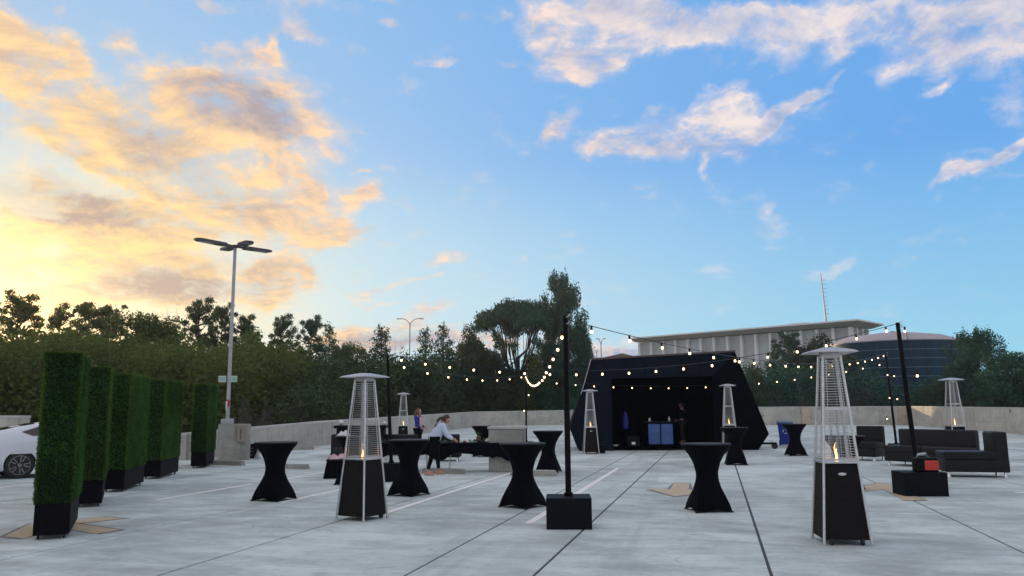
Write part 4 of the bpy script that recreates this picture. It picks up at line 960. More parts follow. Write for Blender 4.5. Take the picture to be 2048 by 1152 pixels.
# ------------------------------------------------------------------ white car
def make_car():
    o = thing('parked_car', 'white car at the left edge, mostly hidden behind the nearest hedge', 'car', (0, 0, 0))
    # local: +x forward, rear wheel at x = 0, near side at -y
    st = []
    def lerp(tab, x):
        for a, b in zip(tab, tab[1:]):
            if a[0] <= x <= b[0]: u = (x-a[0])/(b[0]-a[0]); u = u*u*(3-2*u)*.5+u*.5; return a[1]+(b[1]-a[1])*u
        return tab[0][1] if x < tab[0][0] else tab[-1][1]
    top = [(-1.05, .62), (-1.0, 1.00), (-.8, 1.12), (-.45, 1.22), (0, 1.32), (.45, 1.39), (1.2, 1.44), (1.7, 1.41), (2.2, 1.28), (2.75, 1.06), (3.3, .93), (3.7, .82), (3.82, .55)]
    belt = [(-1.05, .6), (-1.0, .90), (-.6, 1.02), (.3, 1.03), (1.5, 1.0), (2.7, .97), (3.4, .86), (3.82, .5)]
    wid = [(-1.05, .70), (-.8, .84), (-.2, .915), (1, .92), (2.6, .92), (3.3, .86), (3.7, .74), (3.82, .60)]
    roofw = [(-1.05, .66), (-.6, .72), (0, .66), (.7, .60), (1.8, .60), (2.4, .66), (2.8, .78), (3.82, .55)]
    xs = [-1.05+4.87*i/56 for i in range(57)]; rings = []
    for x in xs:
        w, b, t, rw = lerp(wid, x), lerp(belt, x), lerp(top, x), lerp(roofw, x); k = t-b
        half = [(w*.90, .20), (w*.97, .30), (w*.985, .45), (w, .62), (w*1.0, .78*b/.95), (w*.965, b), (rw+(w-rw)*.55, b+k*.45), (rw+(w-rw)*.2, b+k*.82), (rw*.82, t-k*.03), (rw*.4, t), (0, t+.005)]
        rings.append([(x, -y, z) for y, z in half]+[(x, y, z) for y, z in reversed(half[:-1])])
    n = len(rings[0]); q = MB(); vs = [v for r_ in rings for v in r_]; fs = []
    for i in range(len(xs)-1):
        for k in range(n-1):
            xm = (xs[i]+xs[i+1])/2; zm = (rings[i][k][2]+rings[i][k+1][2])/2
            if any(math.hypot(xm-wx, zm-.335) < .37 for wx in (0, 2.78)) and (k < 3 or k >= n-4): continue
            fs.append((i*n+k, i*n+k+1, i*n+n+k+1, i*n+n+k))
    fs.append(tuple(range(n))); fs.append(tuple(reversed(range((len(xs)-1)*n, len(xs)*n)))); q.add(vs, fs)
    # shell plus arch lips
    q.build('body', M['whitecar'], o, 'auto')
    fl_ = MB().box((1.38, 0, .42), (4.2, 1.5, .35)); fl_.build('underbody', M['carblack'], o)
    for wx in (0, 2.78):
        for sy in (-1, 1):
            lip = MB(); K_ = 24; vs_ = []
            for y_ in (sy*.86, sy*.925):
                for k in range(K_+1):
                    a = PI*(-.10+1.20*k/K_)
                    for r_ in (.365, .375+.115*max(0, math.sin(a))**.5): vs_.append((wx+r_*math.cos(a), y_-sy*(.012 if r_ > .37 else 0), .345+r_*math.sin(a)))
            n_ = 2*(K_+1); fs_ = []
            for k in range(K_):
                i_ = 2*k; fs_ += [(n_+i_, n_+i_+1, n_+i_+3, n_+i_+2), (i_, i_+2, i_+3, i_+1), (i_, n_+i_, n_+i_+2, i_+2), (i_+1, i_+3, n_+i_+3, n_+i_+1)]
            lip.add(vs_, fs_); lip.build('wheel_arch', M['whitecar'], o)
            wl_ = MB().tube([(wx, sy*.60, .335), (wx, sy*.62, .335)], .37, 28); wl_.build('wheel_well', M['carblack'], o)
            wh = MB().lathe([(.21, -.11), (.30, -.11), (.335, -.085), (.335, .085), (.30, .11), (.245, .112), (.235, .09)], 36)
            q = MB(); q.M = Matrix.Translation((wx, sy*.80, .335)) @ Matrix.Rotation(sy*-PI/2, 4, 'X'); q.add(wh.v, wh.f); w_ = q.build('wheel', M['rubber'], o, 'auto')
            q = MB(); q.M = Matrix.Translation((wx, sy*.80, .335)) @ Matrix.Rotation(sy*-PI/2, 4, 'X')
            q.lathe([(.238, .07), (.245, .108), (.232, .112), (.222, .07)], 36)
            for k in range(10):
                a = 2*PI*k/10+(.10 if k % 2 else -.10)+.3; c_, s_ = math.cos(a), math.sin(a); w0, w1 = .016, .011
                q.add([(c_*.04-s_*w0, s_*.04+c_*w0, .085), (c_*.04+s_*w0, s_*.04-c_*w0, .085), (c_*.232+s_*w1, s_*.232-c_*w1, .105), (c_*.232-s_*w1, s_*.232+c_*w1, .105),
                       (c_*.04-s_*w0, s_*.04+c_*w0, .06), (c_*.04+s_*w0, s_*.04-c_*w0, .06), (c_*.232+s_*w1, s_*.232-c_*w1, .08), (c_*.232-s_*w1, s_*.232+c_*w1, .08)],
                      [(0, 1, 2, 3), (1, 0, 4, 5), (3, 2, 6, 7), (0, 3, 7, 4), (2, 1, 5, 6)])
            q.lathe([(.055, .06), (.05, .10), (.002, .105)], 20); q.build('rim', M['alloy'], w_, 'auto')
    # side glass, front and rear screens slightly proud of the shell
    def glasspatch(name, pts):
        q = MB()
        N = len(pts); q.add(pts+[(x, y*.97, z) for x, y, z in pts], [tuple(range(N)), tuple(reversed(range(N, 2*N)))]+[((i+1) % N, i, N+i, N+(i+1) % N) for i in range(N)]); q.build(name, M['carglass'], o)
    def side_y(x, z):
        w, b, t, rw = lerp(wid, x), lerp(belt, x), lerp(top, x), lerp(roofw, x); k = max(.02, t-b); u = (z-b)/k
        tb = [(-.1, w*.97), (0, w*.965), (.45, rw+(w-rw)*.55), (.82, rw+(w-rw)*.2), (1.1, rw*.7)]
        return lerp(tb, max(-.1, min(1.1, u)))+.014
    for sy in (-1, 1):
        for nm, pl in (('rear_quarter_window', [(.0, 1.17), (.24, 1.07), (.66, 1.06), (.66, 1.32), (.34, 1.28)]), ('door_window', [(.72, 1.06), (1.40, 1.04), (1.42, 1.38), (.72, 1.335)]), ('door_window', [(1.46, 1.04), (2.35, 1.02), (2.0, 1.26), (1.48, 1.38)])):
            pts = [(x, sy*side_y(x, z), z) for x, z in pl]
            if sy > 0: pts.reverse()
            glasspatch(nm, pts)
        q = MB().rbox((2.2, sy*1.0, 1.0), (.12, .2, .13), .03, 2); q.build('mirror', M['whitecar'], o)
        q = MB().box((-.98, sy*.66, .80), (.06, .34, .11)); q.build('tail_light', M['redtape'], o)
        q = MB().box((3.66, sy*.62, .66), (.16, .26, .09)); q.build('headlight', M['chrome'], o)
        for xx in (.66, 1.44): MB().box((xx, sy*.924, .66), (.008, .006, .5)).build('door_gap', M['carblack'], o)
        for xx in (.85, 1.62): MB().box((xx+.1, sy*.932, .80), (.16, .02, .025)).build('door_handle', M['chrome'], o)
    glasspatch('windscreen', [(2.02, -.52, 1.365), (2.68, -.66, 1.115), (2.68, .66, 1.115), (2.02, .52, 1.365)])
    glasspatch('rear_window', [(.35, -.5, 1.385), (.35, .5, 1.385), (-.5, .56, 1.225), (-.5, -.56, 1.225)])
    return o
car = make_car(); cw = G(36, 957)
crz = R(54); cmat = Matrix.Rotation(crz, 3, 'Z'); car.rotation_euler = (0, 0, crz); car.location = cw-cmat @ Vector((0, -.80, 0))
car.location.z = 0.0

# ------------------------------------------------------------------ people
def skin_chain(verts, edges, radii, name, m, parent, root=0, lv=2):
    me = bpy.data.meshes.new(name); me.from_pydata(verts, edges, []); me.materials.append(m); o = bpy.data.objects.new(name, me); COL.objects.link(o)
    if parent: o.parent = parent
    s = o.modifiers.new('skin', 'SKIN'); s.use_smooth_shade = True
    for i, r in enumerate(radii):
        me.skin_vertices[0].data[i].radius = r if isinstance(r, tuple) else (r, r)
        me.skin_vertices[0].data[i].use_root = (i == root)
    d = o.modifiers.new('sub', 'SUBSURF'); d.levels = lv; d.render_levels = lv
    return o
def chain(paths):
    # paths: list of [(pos, r)...]; equal positions are shared
    vs, rs, es, ix = [], [], [], {}
    for p in paths:
        prev = None
        for pos, r in p:
            k = tuple(round(c, 4) for c in pos)
            if k not in ix: ix[k] = len(vs); vs.append(pos); rs.append(r)
            if prev is not None and prev != ix[k]: es.append((prev, ix[k]))
            prev = ix[k]
    return vs, es, rs
def head(parent, c, fwd, up, hair, hm, m='skin', r=.105, tail=None, longhair=0):
    # head mesh with brow, nose, chin, ears; eyes and mouth as sub-meshes
    f = Vector(fwd).normalized(); u = (Vector(up)-f*Vector(up).dot(f)).normalized(); s = f.cross(u)
    def W_(x, y, z): return tuple(Vector(c)+s*x+f*y+u*z)
    q = MB(); N, K = 20, 14; vs = []
    for j in range(K+1):
        ph = PI*j/K; z = -math.cos(ph); rr = math.sin(ph)
        for k in range(N):
            a = 2*PI*k/N; x, y = rr*math.cos(a), rr*math.sin(a)
            X, Y, Z = x*.074, y*.092, z*.118
            if z < 0: X *= 1-.28*(-z); Y = Y*(1-.10*(-z))+(.012*(-z) if y > 0 else 0)
            if y > .6 and abs(x) < .22 and -.35 < z < .15: Y += .020*(1-abs(x)/.22)*(1-abs(z+.12)/.27 if abs(z+.12) < .27 else 0)
            if y > .55 and .05 < z < .25 and .2 < abs(x) < .6: Y -= .006
            vs.append(W_(X, Y, Z))
    fs = []
    for j in range(K):
        for k in range(N): fs.append((j*N+k, j*N+(k+1) % N, (j+1)*N+(k+1) % N, (j+1)*N+k))
    q.add(vs, fs)
    for sx in (-1, 1): q.ball(W_(sx*.076, -.005, 0), .017, 8, 6)
    hd = q.build('head', M[m], parent, True)
    for sx in (-1, 1): MB().ball(W_(sx*.028, .081, .012), .009, 8, 6).build('eye', M['carblack'], hd, True)
    MB().ball(W_(0, .084, -.052), .016, 10, 6, (1.2, .5, .4)).build('mouth', M['redtape'], hd, True)
    h = MB(); vs = []
    for j in range(K+1):
        ph = PI*j/K; z = -math.cos(ph); rr = math.sin(ph)
        for k in range(N):
            a = 2*PI*k/N; x, y = rr*math.cos(a), rr*math.sin(a); g_ = 1.10+.02*math.sin(9*a)
            Z = z*.118*g_+.004; Y = y*.092*g_-.012; X = x*.074*g_*1.03
            if y > .25 and z < .45: Y -= .05*(min(1, (y-.25)*2)); X *= .9
            if z < -.2: Z = max(Z, -.075-.02*math.sin(3*a)); 
            vs.append(W_(X, Y, Z))
    h.add(vs, fs)
    if tail:
        pts = [Vector(p) for p in tail]; h.tube(pts, [.035, .038, .032, .024, .008][:len(pts)], 8)
    if longhair:
        h.tube([W_(0, -.06, .05), W_(0, -.085, -.08), W_(0, -.10, -.20), W_(.01, -.10, -.20-longhair)], [.07, .085, .08, .03], 12)
        for sx in (-1, 1): h.tube([W_(sx*.062, .02, .05), W_(sx*.078, .03, -.08), W_(sx*.075, .03, -.22)], [.03, .03, .012], 8)
    h.build('hair', hm, parent, True)
def hand(parent, w, dirv_, palm_n, m='skin', curl=.5, side=1):
    # palm and five separate bent fingers, from wrist w along dirv_
    d = Vector(dirv_).normalized(); n = Vector(palm_n); n = (n-d*n.dot(d)).normalized(); s = d.cross(n)*side; w = Vector(w)
    paths = [[(tuple(w), .022), (tuple(w+d*.035), .028), (tuple(w+d*.075), .030)]]
    vs, es, rs = chain(paths); skin_chain(vs, es, rs, 'hand', M[m], parent, 0, 1)
    for i, (o_, L) in enumerate(((-.030, .068), (-.010, .078), (.010, .072), (.028, .056))):
        b = w+d*.07+s*o_; k1 = b+d*L*.45+n*L*.12; k2 = k1+(d*math.cos(curl)+n*math.sin(curl))*L*.32; k3 = k2+(d*math.cos(curl*1.8)+n*math.sin(curl*1.8))*L*.25
        vs, es, rs = chain([[(tuple(b), .010), (tuple(k1), .009), (tuple(k2), .008), (tuple(k3), .007)]]); skin_chain(vs, es, rs, 'finger', M[m], parent, 0, 1)
    b = w+d*.03-s*.02; t1 = b-s*.028+d*.022+n*.01; t2 = t1+d*.03-s*.004+n*.014
    vs, es, rs = chain([[(tuple(b), .012), (tuple(t1), .011), (tuple(t2), .009)]]); skin_chain(vs, es, rs, 'thumb', M[m], parent, 0, 1)
def person(label, p, rz, pose):
    o = thing('person', label, 'person', p, rz); J_ = pose['J']
    hipL, hipR = J_['hipL'], J_['hipR']; pel, sp, ch, nk, hd = J_['pel'], J_['sp'], J_['ch'], J_['nk'], J_['hd']
    # one continuous body
    paths = [[(pel, .125), (sp, .115), (ch, .125), (nk, .055), (tuple(Vector(nk)+(Vector(hd)-Vector(nk))*.6), .05)]]
    for s in 'LR':
        paths.append([(pel, .125), (J_['hip'+s], .095), (J_['kn'+s], .062), (J_['an'+s], .038), (J_['to'+s], .034)])
        paths.append([(ch, .125), (J_['sh'+s], .058), (J_['el'+s], .040), (J_['wr'+s], .026)])
    vs, es, rs = chain(paths); skin_chain(vs, es, rs, 'body', M[pose.get('bodym', 'skin')], o, 0, 2)
    # clothes: legs and top follow the body slightly outside it
    pl = []
    for s in 'LR':
        a, b = Vector(J_['kn'+s]), Vector(J_['an'+s]); pl.append([(pel, .135), (J_['hip'+s], .105), (J_['kn'+s], .070), (tuple(a+(b-a)*.92), .045)])
    vs, es, rs = chain(pl); skin_chain(vs, es, rs, 'trousers', M[pose['legs']], o, 0, 2)
    k = pose.get('bulk', 1.); tp_ = [[(tuple(Vector(pel)+Vector((0, 0, -.07))), .150*k), (tuple(Vector(pel)*.8+Vector(sp)*.2), .145*k), (sp, .14*k), (ch, .145*k), (tuple(Vector(ch)*.35+Vector(nk)*.65), .075*k)]]
    for s in 'LR':
        a, b = Vector(J_['el'+s]), Vector(J_['wr'+s]); tp_.append([(ch, .145*k), (J_['sh'+s], .075*k), (J_['el'+s], .056*k), (tuple(a+(b-a)*.9), .036*k)])
    vs, es, rs = chain(tp_); skin_chain(vs, es, rs, 'sweatshirt', M[pose['top']], o, 0, 2)
    for s in 'LR':
        a, t_ = Vector(J_['an'+s]), Vector(J_['to'+s]); d = (t_-a); d.z = 0; d.normalize(); q = MB(); n = Vector((-d.y, d.x, 0))
        st = [(-.075, .030, .075), (-.05, .038, .085), (.0, .040, .09), (.06, .044, .075), (.12, .046, .055), (.165, .036, .045), (.185, .015, .035)]; vs = []
        for (u, w, h) in st:
            for x, z in ((-1, 0), (-1.05, .35), (-.7, .85), (0, 1), (.7, .85), (1.05, .35), (1, 0)): vs.append((a.x+d.x*u+n.x*w*x, a.y+d.y*u+n.y*w*x, .004+h*z+max(0, t_.z-.05)))
        fs = [tuple(range(7)), tuple(reversed(range(42, 49)))]
        for j in range(6):
            for kk in range(6): fs.append((j*7+kk, j*7+kk+1, j*7+8+kk, j*7+7+kk))
            fs.append((j*7+6, j*7, j*7+7, j*7+13))
        q.add(vs, fs).build('shoe', M[pose['shoe']], o, True)
    head(o, hd, pose['fwd'], pose['up'], None, M[pose['hair']], tail=pose.get('tail'), longhair=pose.get('longhair', 0))
    for s, sd in (('L', 1), ('R', -1)):
        a, b = Vector(J_['el'+s]), Vector(J_['wr'+s]); hand(o, b, (b-a)+Vector(pose.get('hd'+s, (0, 0, 0))), pose['palm'], side=sd)
    return o
# woman: facing local +x, bending over the table and reaching
bend = dict(J=dict(pel=(0, 0, .90), sp=(.07, 0, 1.03), ch=(.17, 0, 1.20), nk=(.24, 0, 1.33), hd=(.30, 0, 1.39), hipL=(0, .09, .86), hipR=(0, -.09, .86),
                   knL=(.10, .13, .49), knR=(-.07, -.12, .49), anL=(.14, .14, .09), anR=(-.18, -.12, .09), toL=(.28, .16, .05), toR=(-.04, -.14, .05),
                   shL=(.20, .16, 1.23), shR=(.20, -.16, 1.23), elL=(.33, .17, 1.00), elR=(.31, -.19, .98), wrL=(.52, .10, .90), wrR=(.49, -.10, .89)),
            legs='leggings', top='sweat', shoe='shoe', hair='hair', bulk=1.16, fwd=(.8, 0, -.55), up=(.55, 0, .8), palm=(0, 0, -1),
            tail=[(.22, 0, 1.44), (.15, 0, 1.43), (.08, -.02, 1.36), (.04, -.03, 1.26), (.01, -.03, 1.18)])
pw = G(868, 950); person('woman in pale sweatshirt and black leggings bending over the food table', pw+Vector((-.02, .05, 0)), YAW+R(12), bend)
stand = dict(J=dict(pel=(0, 0, .93), sp=(0, 0, 1.08), ch=(.0, 0, 1.30), nk=(.01, 0, 1.45), hd=(.02, 0, 1.58), hipL=(0, .09, .88), hipR=(0, -.09, .88),
                    knL=(.02, .10, .49), knR=(.01, -.10, .49), anL=(0, .10, .09), anR=(-.02, -.10, .09), toL=(.13, .12, .05), toR=(.11, -.12, .05),
                    shL=(0, .16, 1.36), shR=(0, -.16, 1.36), elL=(.02, .22, 1.08), elR=(.03, -.22, 1.08), wrL=(.20, .14, 1.00), wrR=(.20, -.14, .98)),
             legs='leggings', top='blue', shoe='carblack', hair='hair2', bulk=1.0, fwd=(1, 0, -.05), up=(0, 0, 1), palm=(0, 0, -1), longhair=.12)
pg = G(836, 910); gp = person('girl with long light brown hair in blue jacket over pink, beside the sofa', pg, YAW+R(-20), stand)
q = MB(); q.lathe([(.105, 0), (.12, .1), (.115, .25), (.07, .36)], 16, (.055, 0, 1.02), fn=lambda r, z, a: (r*(1 if math.cos(a) > 0 else .6), z)); q.build('pink_top', M['pink'], gp, True)
dark = dict(stand); dark.update(legs='carblack', top='boothdark', bodym='skin', hair='carblack', longhair=0, shoe='carblack')
person('person in dark clothes standing right of the blue counter in the booth', inb(1380, 2.1, .16), brz+R(150), dark)

# ------------------------------------------------------------------ buildings, tank, lamps, mast far away
#FARSTART
dA, dB = 196., 160.
eA, eB = A(1284, dA), A(1712, dB); bz = math.atan2(eB.y-eA.y, eB.x-eA.x); BL = (eB-eA).length
zt = (HT(1280, 684, eA)+HT(1730, 652, eB))/2
ob = thing('office_building', 'long pale flat-roofed building with white vertical fins behind the booth', 'building', (eA.x, eA.y, BASEZ), bz)
Hb = zt-BASEZ
MB().box((BL/2, 5.2, Hb/2-.2), (BL-1, 9, Hb-.4)).build('wall', M['bldg'], ob)
NB = 15
for k in range(NB+1):
    x = BL*k/NB; MB().box((x, .2, Hb/2-.1), (.6, 1.2, Hb-.2)).build('fin', M['fin'], ob)
    if k < NB:
        MB().box((x+BL/NB/2, .55, Hb-6.0), (BL/NB-.65, .2, 11.6)).build('window_panel', M['bglass'], ob)
for k in range(3): MB().box((BL-.2, 2.6+k*2.8, Hb/2-.1), (1.3, .5, Hb-.2)).build('fin', M['fin'], ob)
q = MB(); ov = 2.6
q.add([(-ov*.4, -.5, Hb), (BL+.6, -.5, Hb), (BL+.6, 9.8, Hb), (-ov*.4, 9.8, Hb), (-ov*.5, -ov, Hb+.7), (BL+ov, -ov, Hb+.7), (BL+ov, 11, Hb+.7), (-ov*.5, 11, Hb+.7)], [(3, 2, 1, 0), (0, 1, 5, 4), (1, 2, 6, 5), (2, 3, 7, 6), (3, 0, 4, 7)])
q.build('soffit', M['roofs'], ob)
MB().box((BL/2+ov*.25, 11/2-ov/2, Hb+.86), (BL+ov*1.5+.06, 11+ov+.06, .3)).build('roof', M['fin'], ob)
rf = MB().box((BL*.76, 4, Hb+1.3), (4.5, 3, .9)); rf.build('rooftop_plant', M['bldg'], ob)
MB().box((BL*.52, 4, Hb+1.2), (3.4, 3, .8)).build('rooftop_plant', M['bldg'], ob)
MB().box((BL*.18, 4, Hb+1.1), (2, 3, .5)).build('rooftop_plant', M['bldg'], ob)
MB().box((BL*.87, 4.5, Hb+1.2), (5, 3, .7)).build('rooftop_plant', M['lamphead'], ob)
pm = A(1664, 168); zm = HT(1664, 546, pm)
ms = thing('radio_mast', 'thin tall radio mast rising above the flat-roofed building', 'mast', (pm.x, pm.y, BASEZ+Hb+1.5), 0)
mh = zm-(BASEZ+Hb+1.5); MB().tube([(0, 0, 0), (-.45, 0, mh)], [.22, .09], 6).build('mast_pole', M['pole'], ms)
q = MB()
for k in range(9): z = mh*(.18+.085*k); q.tube([(-.45*z/mh-.1, 0, z), (.9-.45*z/mh, 0, z)], .05, 5)
q.build('antenna_rungs', M['pole'], ms)
# tank
pt = A(1797, 108); rt = 128/1600*108*1.0; zr = HT(1840, 688, pt)
tk = thing('water_tank', 'dark blue round steel tank with a low pinkish domed roof', 'water tank', (pt.x, pt.y, BASEZ))
Ht_ = zr-BASEZ-.1; MB().lathe([(rt, 0), (rt, Ht_)], 96).build('tank_wall', M['tank'], tk, 'auto')
k = Ht_-.02
while k > Ht_-8.5:
    MB().lathe([(rt+.002, k-.035), (rt+.045, k-.03), (rt+.045, k+.03), (rt+.002, k+.035)], 96).build('ring_seam', M['tankring'], tk); k -= 1.12
zap = HT(1800, 666, pt)-BASEZ
MB().lathe([(rt+.12, Ht_+.0), (rt+.12, Ht_+.10), (rt*.72, Ht_+(zap-Ht_)*.62), (rt*.3, Ht_+(zap-Ht_)*.94), (.3, zap)], 20).build('tank_roof', M['tankroof'], tk)
MB().lathe([(.45, zap-.12), (.45, zap+.15), (.1, zap+.25)], 14).build('roof_vent', M['lamphead'], tk)
# distant twin street lamps
def far_lamp(px, ytop, depth, w, label):
    p = A(px, depth); H_ = HT(px, ytop, p)-BASEZ; o = thing('street_lamp', label, 'street lamp', (p.x, p.y, BASEZ), YAW)
    MB().tube([(0, 0, 0), (0, 0, H_-.6)], [.11, .07], 8).build('pole', M['pole'], o)
    for s in (-1, 1):
        MB().tube([(0, 0, H_-.7), (s*w*.4, 0, H_-.15), (s*w*.75, 0, H_), (s*w, 0, H_-.02)], .05, 6).build('arm', M['pole'], o); MB().rbox((s*w*1.1, 0, H_-.03), (w*.42, .28, .12), .04, 2).build('lamp_head', M['pole'], o)
far_lamp(818, 637, 104, 1.35, 'slim twin-armed street lamp rising above the trees behind the left pole')
far_lamp(1205, 677, 100, .45, 'tiny distant double-headed lamp just left of the flat-roofed building')
far_lamp(1196, 700, 130, .25, 'shorter distant lamp beside the tiny double-headed one')
hs = A(1011, 110); hh = thing('house', 'pale house glimpsed through the trees left of the tall pole', 'house', (hs.x, hs.y, BASEZ), R(20))
MB().box((0, 0, 4.2), (7, 6, 8.4)).build('wall', M['white'], hh); MB().prism_xz([(-4, 8.4), (4, 8.4), (0, 10.6)], -3.3, 3.3).build('roof', M['bldg'], hh)
for x in (-1.8, 1.8): MB().box((x, -3.02, 6.0), (1.2, .1, 1.5)).build('window', M['bglass'], hh)
hp = A(1236, 260); h2 = thing('house', 'far house roof just above the left end of the booth', 'house', (hp.x, hp.y, BASEZ), YAW)
zz = HT(1236, 709, hp)-BASEZ; MB().box((0, 0, (zz-3)/2), (22, 10, zz-3)).build('wall', M['bldg'], h2); MB().prism_xz([(-13, zz-3), (13, zz-3), (1, zz)], -6, 6).build('roof', M['lamphead'], h2)
#FAREND
# ------------------------------------------------------------------ thin haze volume, added to stand in for lens glare at the left
hz = tag(MB().box((0, 95, 14.5), (420, 300, 41)).build('haze', M['void']), kind='stuff'); hz.data.materials.clear()
hm_ = bpy.data.materials.new('added_glare_haze'); hm_.use_nodes = True; hn = hm_.node_tree; hn.nodes.clear()
pv = hn.nodes.new('ShaderNodeVolumePrincipled'); pv.inputs['Density'].default_value = HAZE; pv.inputs['Anisotropy'].default_value = .6; pv.inputs['Color'].default_value = (.95, .95, .92, 1)
ho = hn.nodes.new('ShaderNodeOutputMaterial'); hn.links.new(pv.outputs[0], ho.inputs['Volume']); hz.data.materials.append(hm_)
# ------------------------------------------------------------------ trees
def leaves(cs, n, size, seed, flat=.0):
    # cs: clumps (x, y, z, rx, ry, rz)
    r_ = np.random.default_rng(seed); cs = np.array(cs, float); vol = (cs[:, 3]*cs[:, 4]+cs[:, 3]*cs[:, 5])**1.0; k = r_.choice(len(cs), n, p=vol/vol.sum()); c = cs[k]
    d = r_.normal(0, 1, (n, 3)); d /= np.linalg.norm(d, axis=1)[:, None]; rad = r_.uniform(0, 1, n)**.42; rad = np.where(r_.random(n) < .38, rad*r_.uniform(.8, 1.55, n), rad)
    P = c[:, :3]+d*rad[:, None]*c[:, 3:6]
    a = r_.normal(0, 1, (n, 3)); a[:, 2] *= .6; a /= np.linalg.norm(a, axis=1)[:, None]; b = np.cross(a, r_.normal(0, 1, (n, 3))); b /= np.linalg.norm(b, axis=1)[:, None]
    s = (size*r_.uniform(.6, 1.4, n))[:, None]
    V = np.stack([P-a*s, P+b*s*.55, P+a*s, P-b*s*.55], 1).reshape(-1, 3)
    return V
def leafmesh(name, V, m):
    n = len(V)//4; me = bpy.data.meshes.new(name); me.vertices.add(len(V)); me.vertices.foreach_set('co', V.astype(np.float32).ravel())
    me.loops.add(n*4); me.loops.foreach_set('vertex_index', np.arange(n*4, dtype=np.int32)); me.polygons.add(n)
    me.polygons.foreach_set('loop_start', np.arange(0, n*4, 4, dtype=np.int32)); me.polygons.foreach_set('loop_total', np.full(n, 4, dtype=np.int32))
    me.update(calc_edges=True); me.materials.append(m); return me
PROTO = {}
def proto(kind, seed):
    rr = random.Random(seed); t = MB(); cs = []; H, Wd = 14., 9.
    if kind == 'pine':
        top = Vector((rr.uniform(-.5, .5), rr.uniform(-.5, .5), H*.96)); t.tube([(0, 0, 0), tuple(top*.5+Vector((rr.uniform(-.4, .4), 0, 0))), tuple(top)], [.30, .20, .05], 7)
        for i in range(60):
            f = .30+.67*(i/59); z = H*f; w = Wd/2*(.55+.45*math.sin(PI*min(1, (f-.25)/.72)))*(1.12-f*.45)*rr.uniform(.6, 1.1); a = i*2.4+rr.uniform(-.5, .5); e = Vector((w*math.cos(a), w*math.sin(a), z+w*rr.uniform(.05, .35)))
            b = top*(z/H*.98); b.z = z-.3; t.tube([tuple(b), tuple((b+e)/2+Vector((0, 0, -.15))), tuple(e)], [.09, .06, .03], 5)
            s = rr.uniform(.5, .95)*(1.2-f*.5); cs.append((e.x, e.y, e.z+.15, 1.35*s, 1.35*s, .50*s)); m_ = (b+e)/2
            if rr.random() < .6: cs.append((m_.x, m_.y, m_.z+.25, .9*s, .9*s, .38*s))
        cs.append((top.x, top.y, H*.95, 1.5, 1.5, .7)); n, sz = 24000, .115
    elif kind == 'umbrella':
        W2 = 11.; t.tube([(0, 0, 0), (.3, 0, H*.38), (.2, 0, H*.60)], [.38, .30, .22], 8)
        for i in range(17):
            a = i*2.4; w = W2/2*rr.uniform(.25, .92); e = Vector((w*math.cos(a), w*math.sin(a), H*(.86-.10*(w/(W2/2))**2))); s0 = Vector((.25, 0, H*rr.uniform(.36, .60)))
            mid = s0*.45+e*.55+Vector((0, 0, -.8)); t.tube([tuple(s0), tuple(mid), tuple(e)], [.15, .09, .04], 6)
            for s in (-1, 1): e2 = e+Vector((rr.uniform(-1, 1), rr.uniform(-1, 1), .3)); t.tube([tuple(mid), tuple(e2)], [.06, .02], 4)
        for i in range(95):
            a = rr.uniform(0, 2*PI); w = W2/2*math.sqrt(rr.random()); z = H*(.90-.13*(w/(W2/2))**2.2)+rr.uniform(-.5, .3); cs.append((w*math.cos(a), w*math.sin(a), z, rr.uniform(.7, 1.1), rr.uniform(.7, 1.1), rr.uniform(.35, .6)))
        for i in range(8):
            a = rr.uniform(0, 2*PI); w = W2/2*rr.uniform(.5, 1); cs.append((w*math.cos(a), w*math.sin(a), H*rr.uniform(.58, .74), .7, .7, .35))
        n, sz = 32000, .115
    elif kind == 'conifer':
        t.tube([(0, 0, 0), (0, 0, H*.98)], [.28, .04], 7)
        for i in range(60):
            f = .12+.86*i/59; w = Wd*.46*(1.02-f)**.62*rr.uniform(.6, 1.1); a = i*2.4; z = H*f-w*.12; cs.append((w*.75*math.cos(a), w*.75*math.sin(a), z, .35+w*.36, .35+w*.36, .42))
            if i % 2 == 0: t.tube([(0, 0, z), (w*math.cos(a), w*math.sin(a), z-.1)], [.05, .02], 4)
        cs.append((0, 0, H*.96, .25, .25, .7)); n, sz = 13000, .12
    elif kind == 'column':
        t.tube([(0, 0, 0), (.2, 0, H*.5), (0, 0, H*.93)], [.36, .25, .06], 8)
        for i in range(150):
            f = .05+.91*(i+rr.random())/150; w = Wd*.5*min(1, (1.0-f)*5.5+.16)*(1.02-f*.16)*math.sqrt(rr.random()); a = rr.uniform(0, 2*PI); s = rr.uniform(.55, 1.1); cs.append((w*math.cos(a), w*math.sin(a), H*f, s, s, s*1.1))
        for i in range(16): a = rr.uniform(0, 2*PI); w = rr.uniform(0, 1.6); cs.append((w*math.cos(a), w*math.sin(a), H*rr.uniform(.86, .99), .3, .3, .7))
        n, sz = 42000, .13
    elif kind == 'round':
        t.tube([(0, 0, 0), (.2, .1, H*.35)], [.34, .26], 7)
        for i in range(10):
            a = i*2.4; w = Wd*.33*rr.uniform(.5, 1); t.tube([(.2, .1, H*.32), (w*.5*math.cos(a), w*.5*math.sin(a), H*.5), (w*math.cos(a), w*math.sin(a), H*rr.uniform(.62, .88))], [.16, .1, .04], 5)
        for i in range(95):
            d = Vector((rr.gauss(0, 1), rr.gauss(0, 1), rr.gauss(0, 1))).normalized(); q = rr.uniform(.55, 1.0); s = rr.uniform(.6, 1.25); cs.append((d.x*Wd*.42*q, d.y*Wd*.42*q, H*.60+d.z*H*.345*q, s, s, s*.75))
        n, sz = 20000, .14
    elif kind == 'bush':
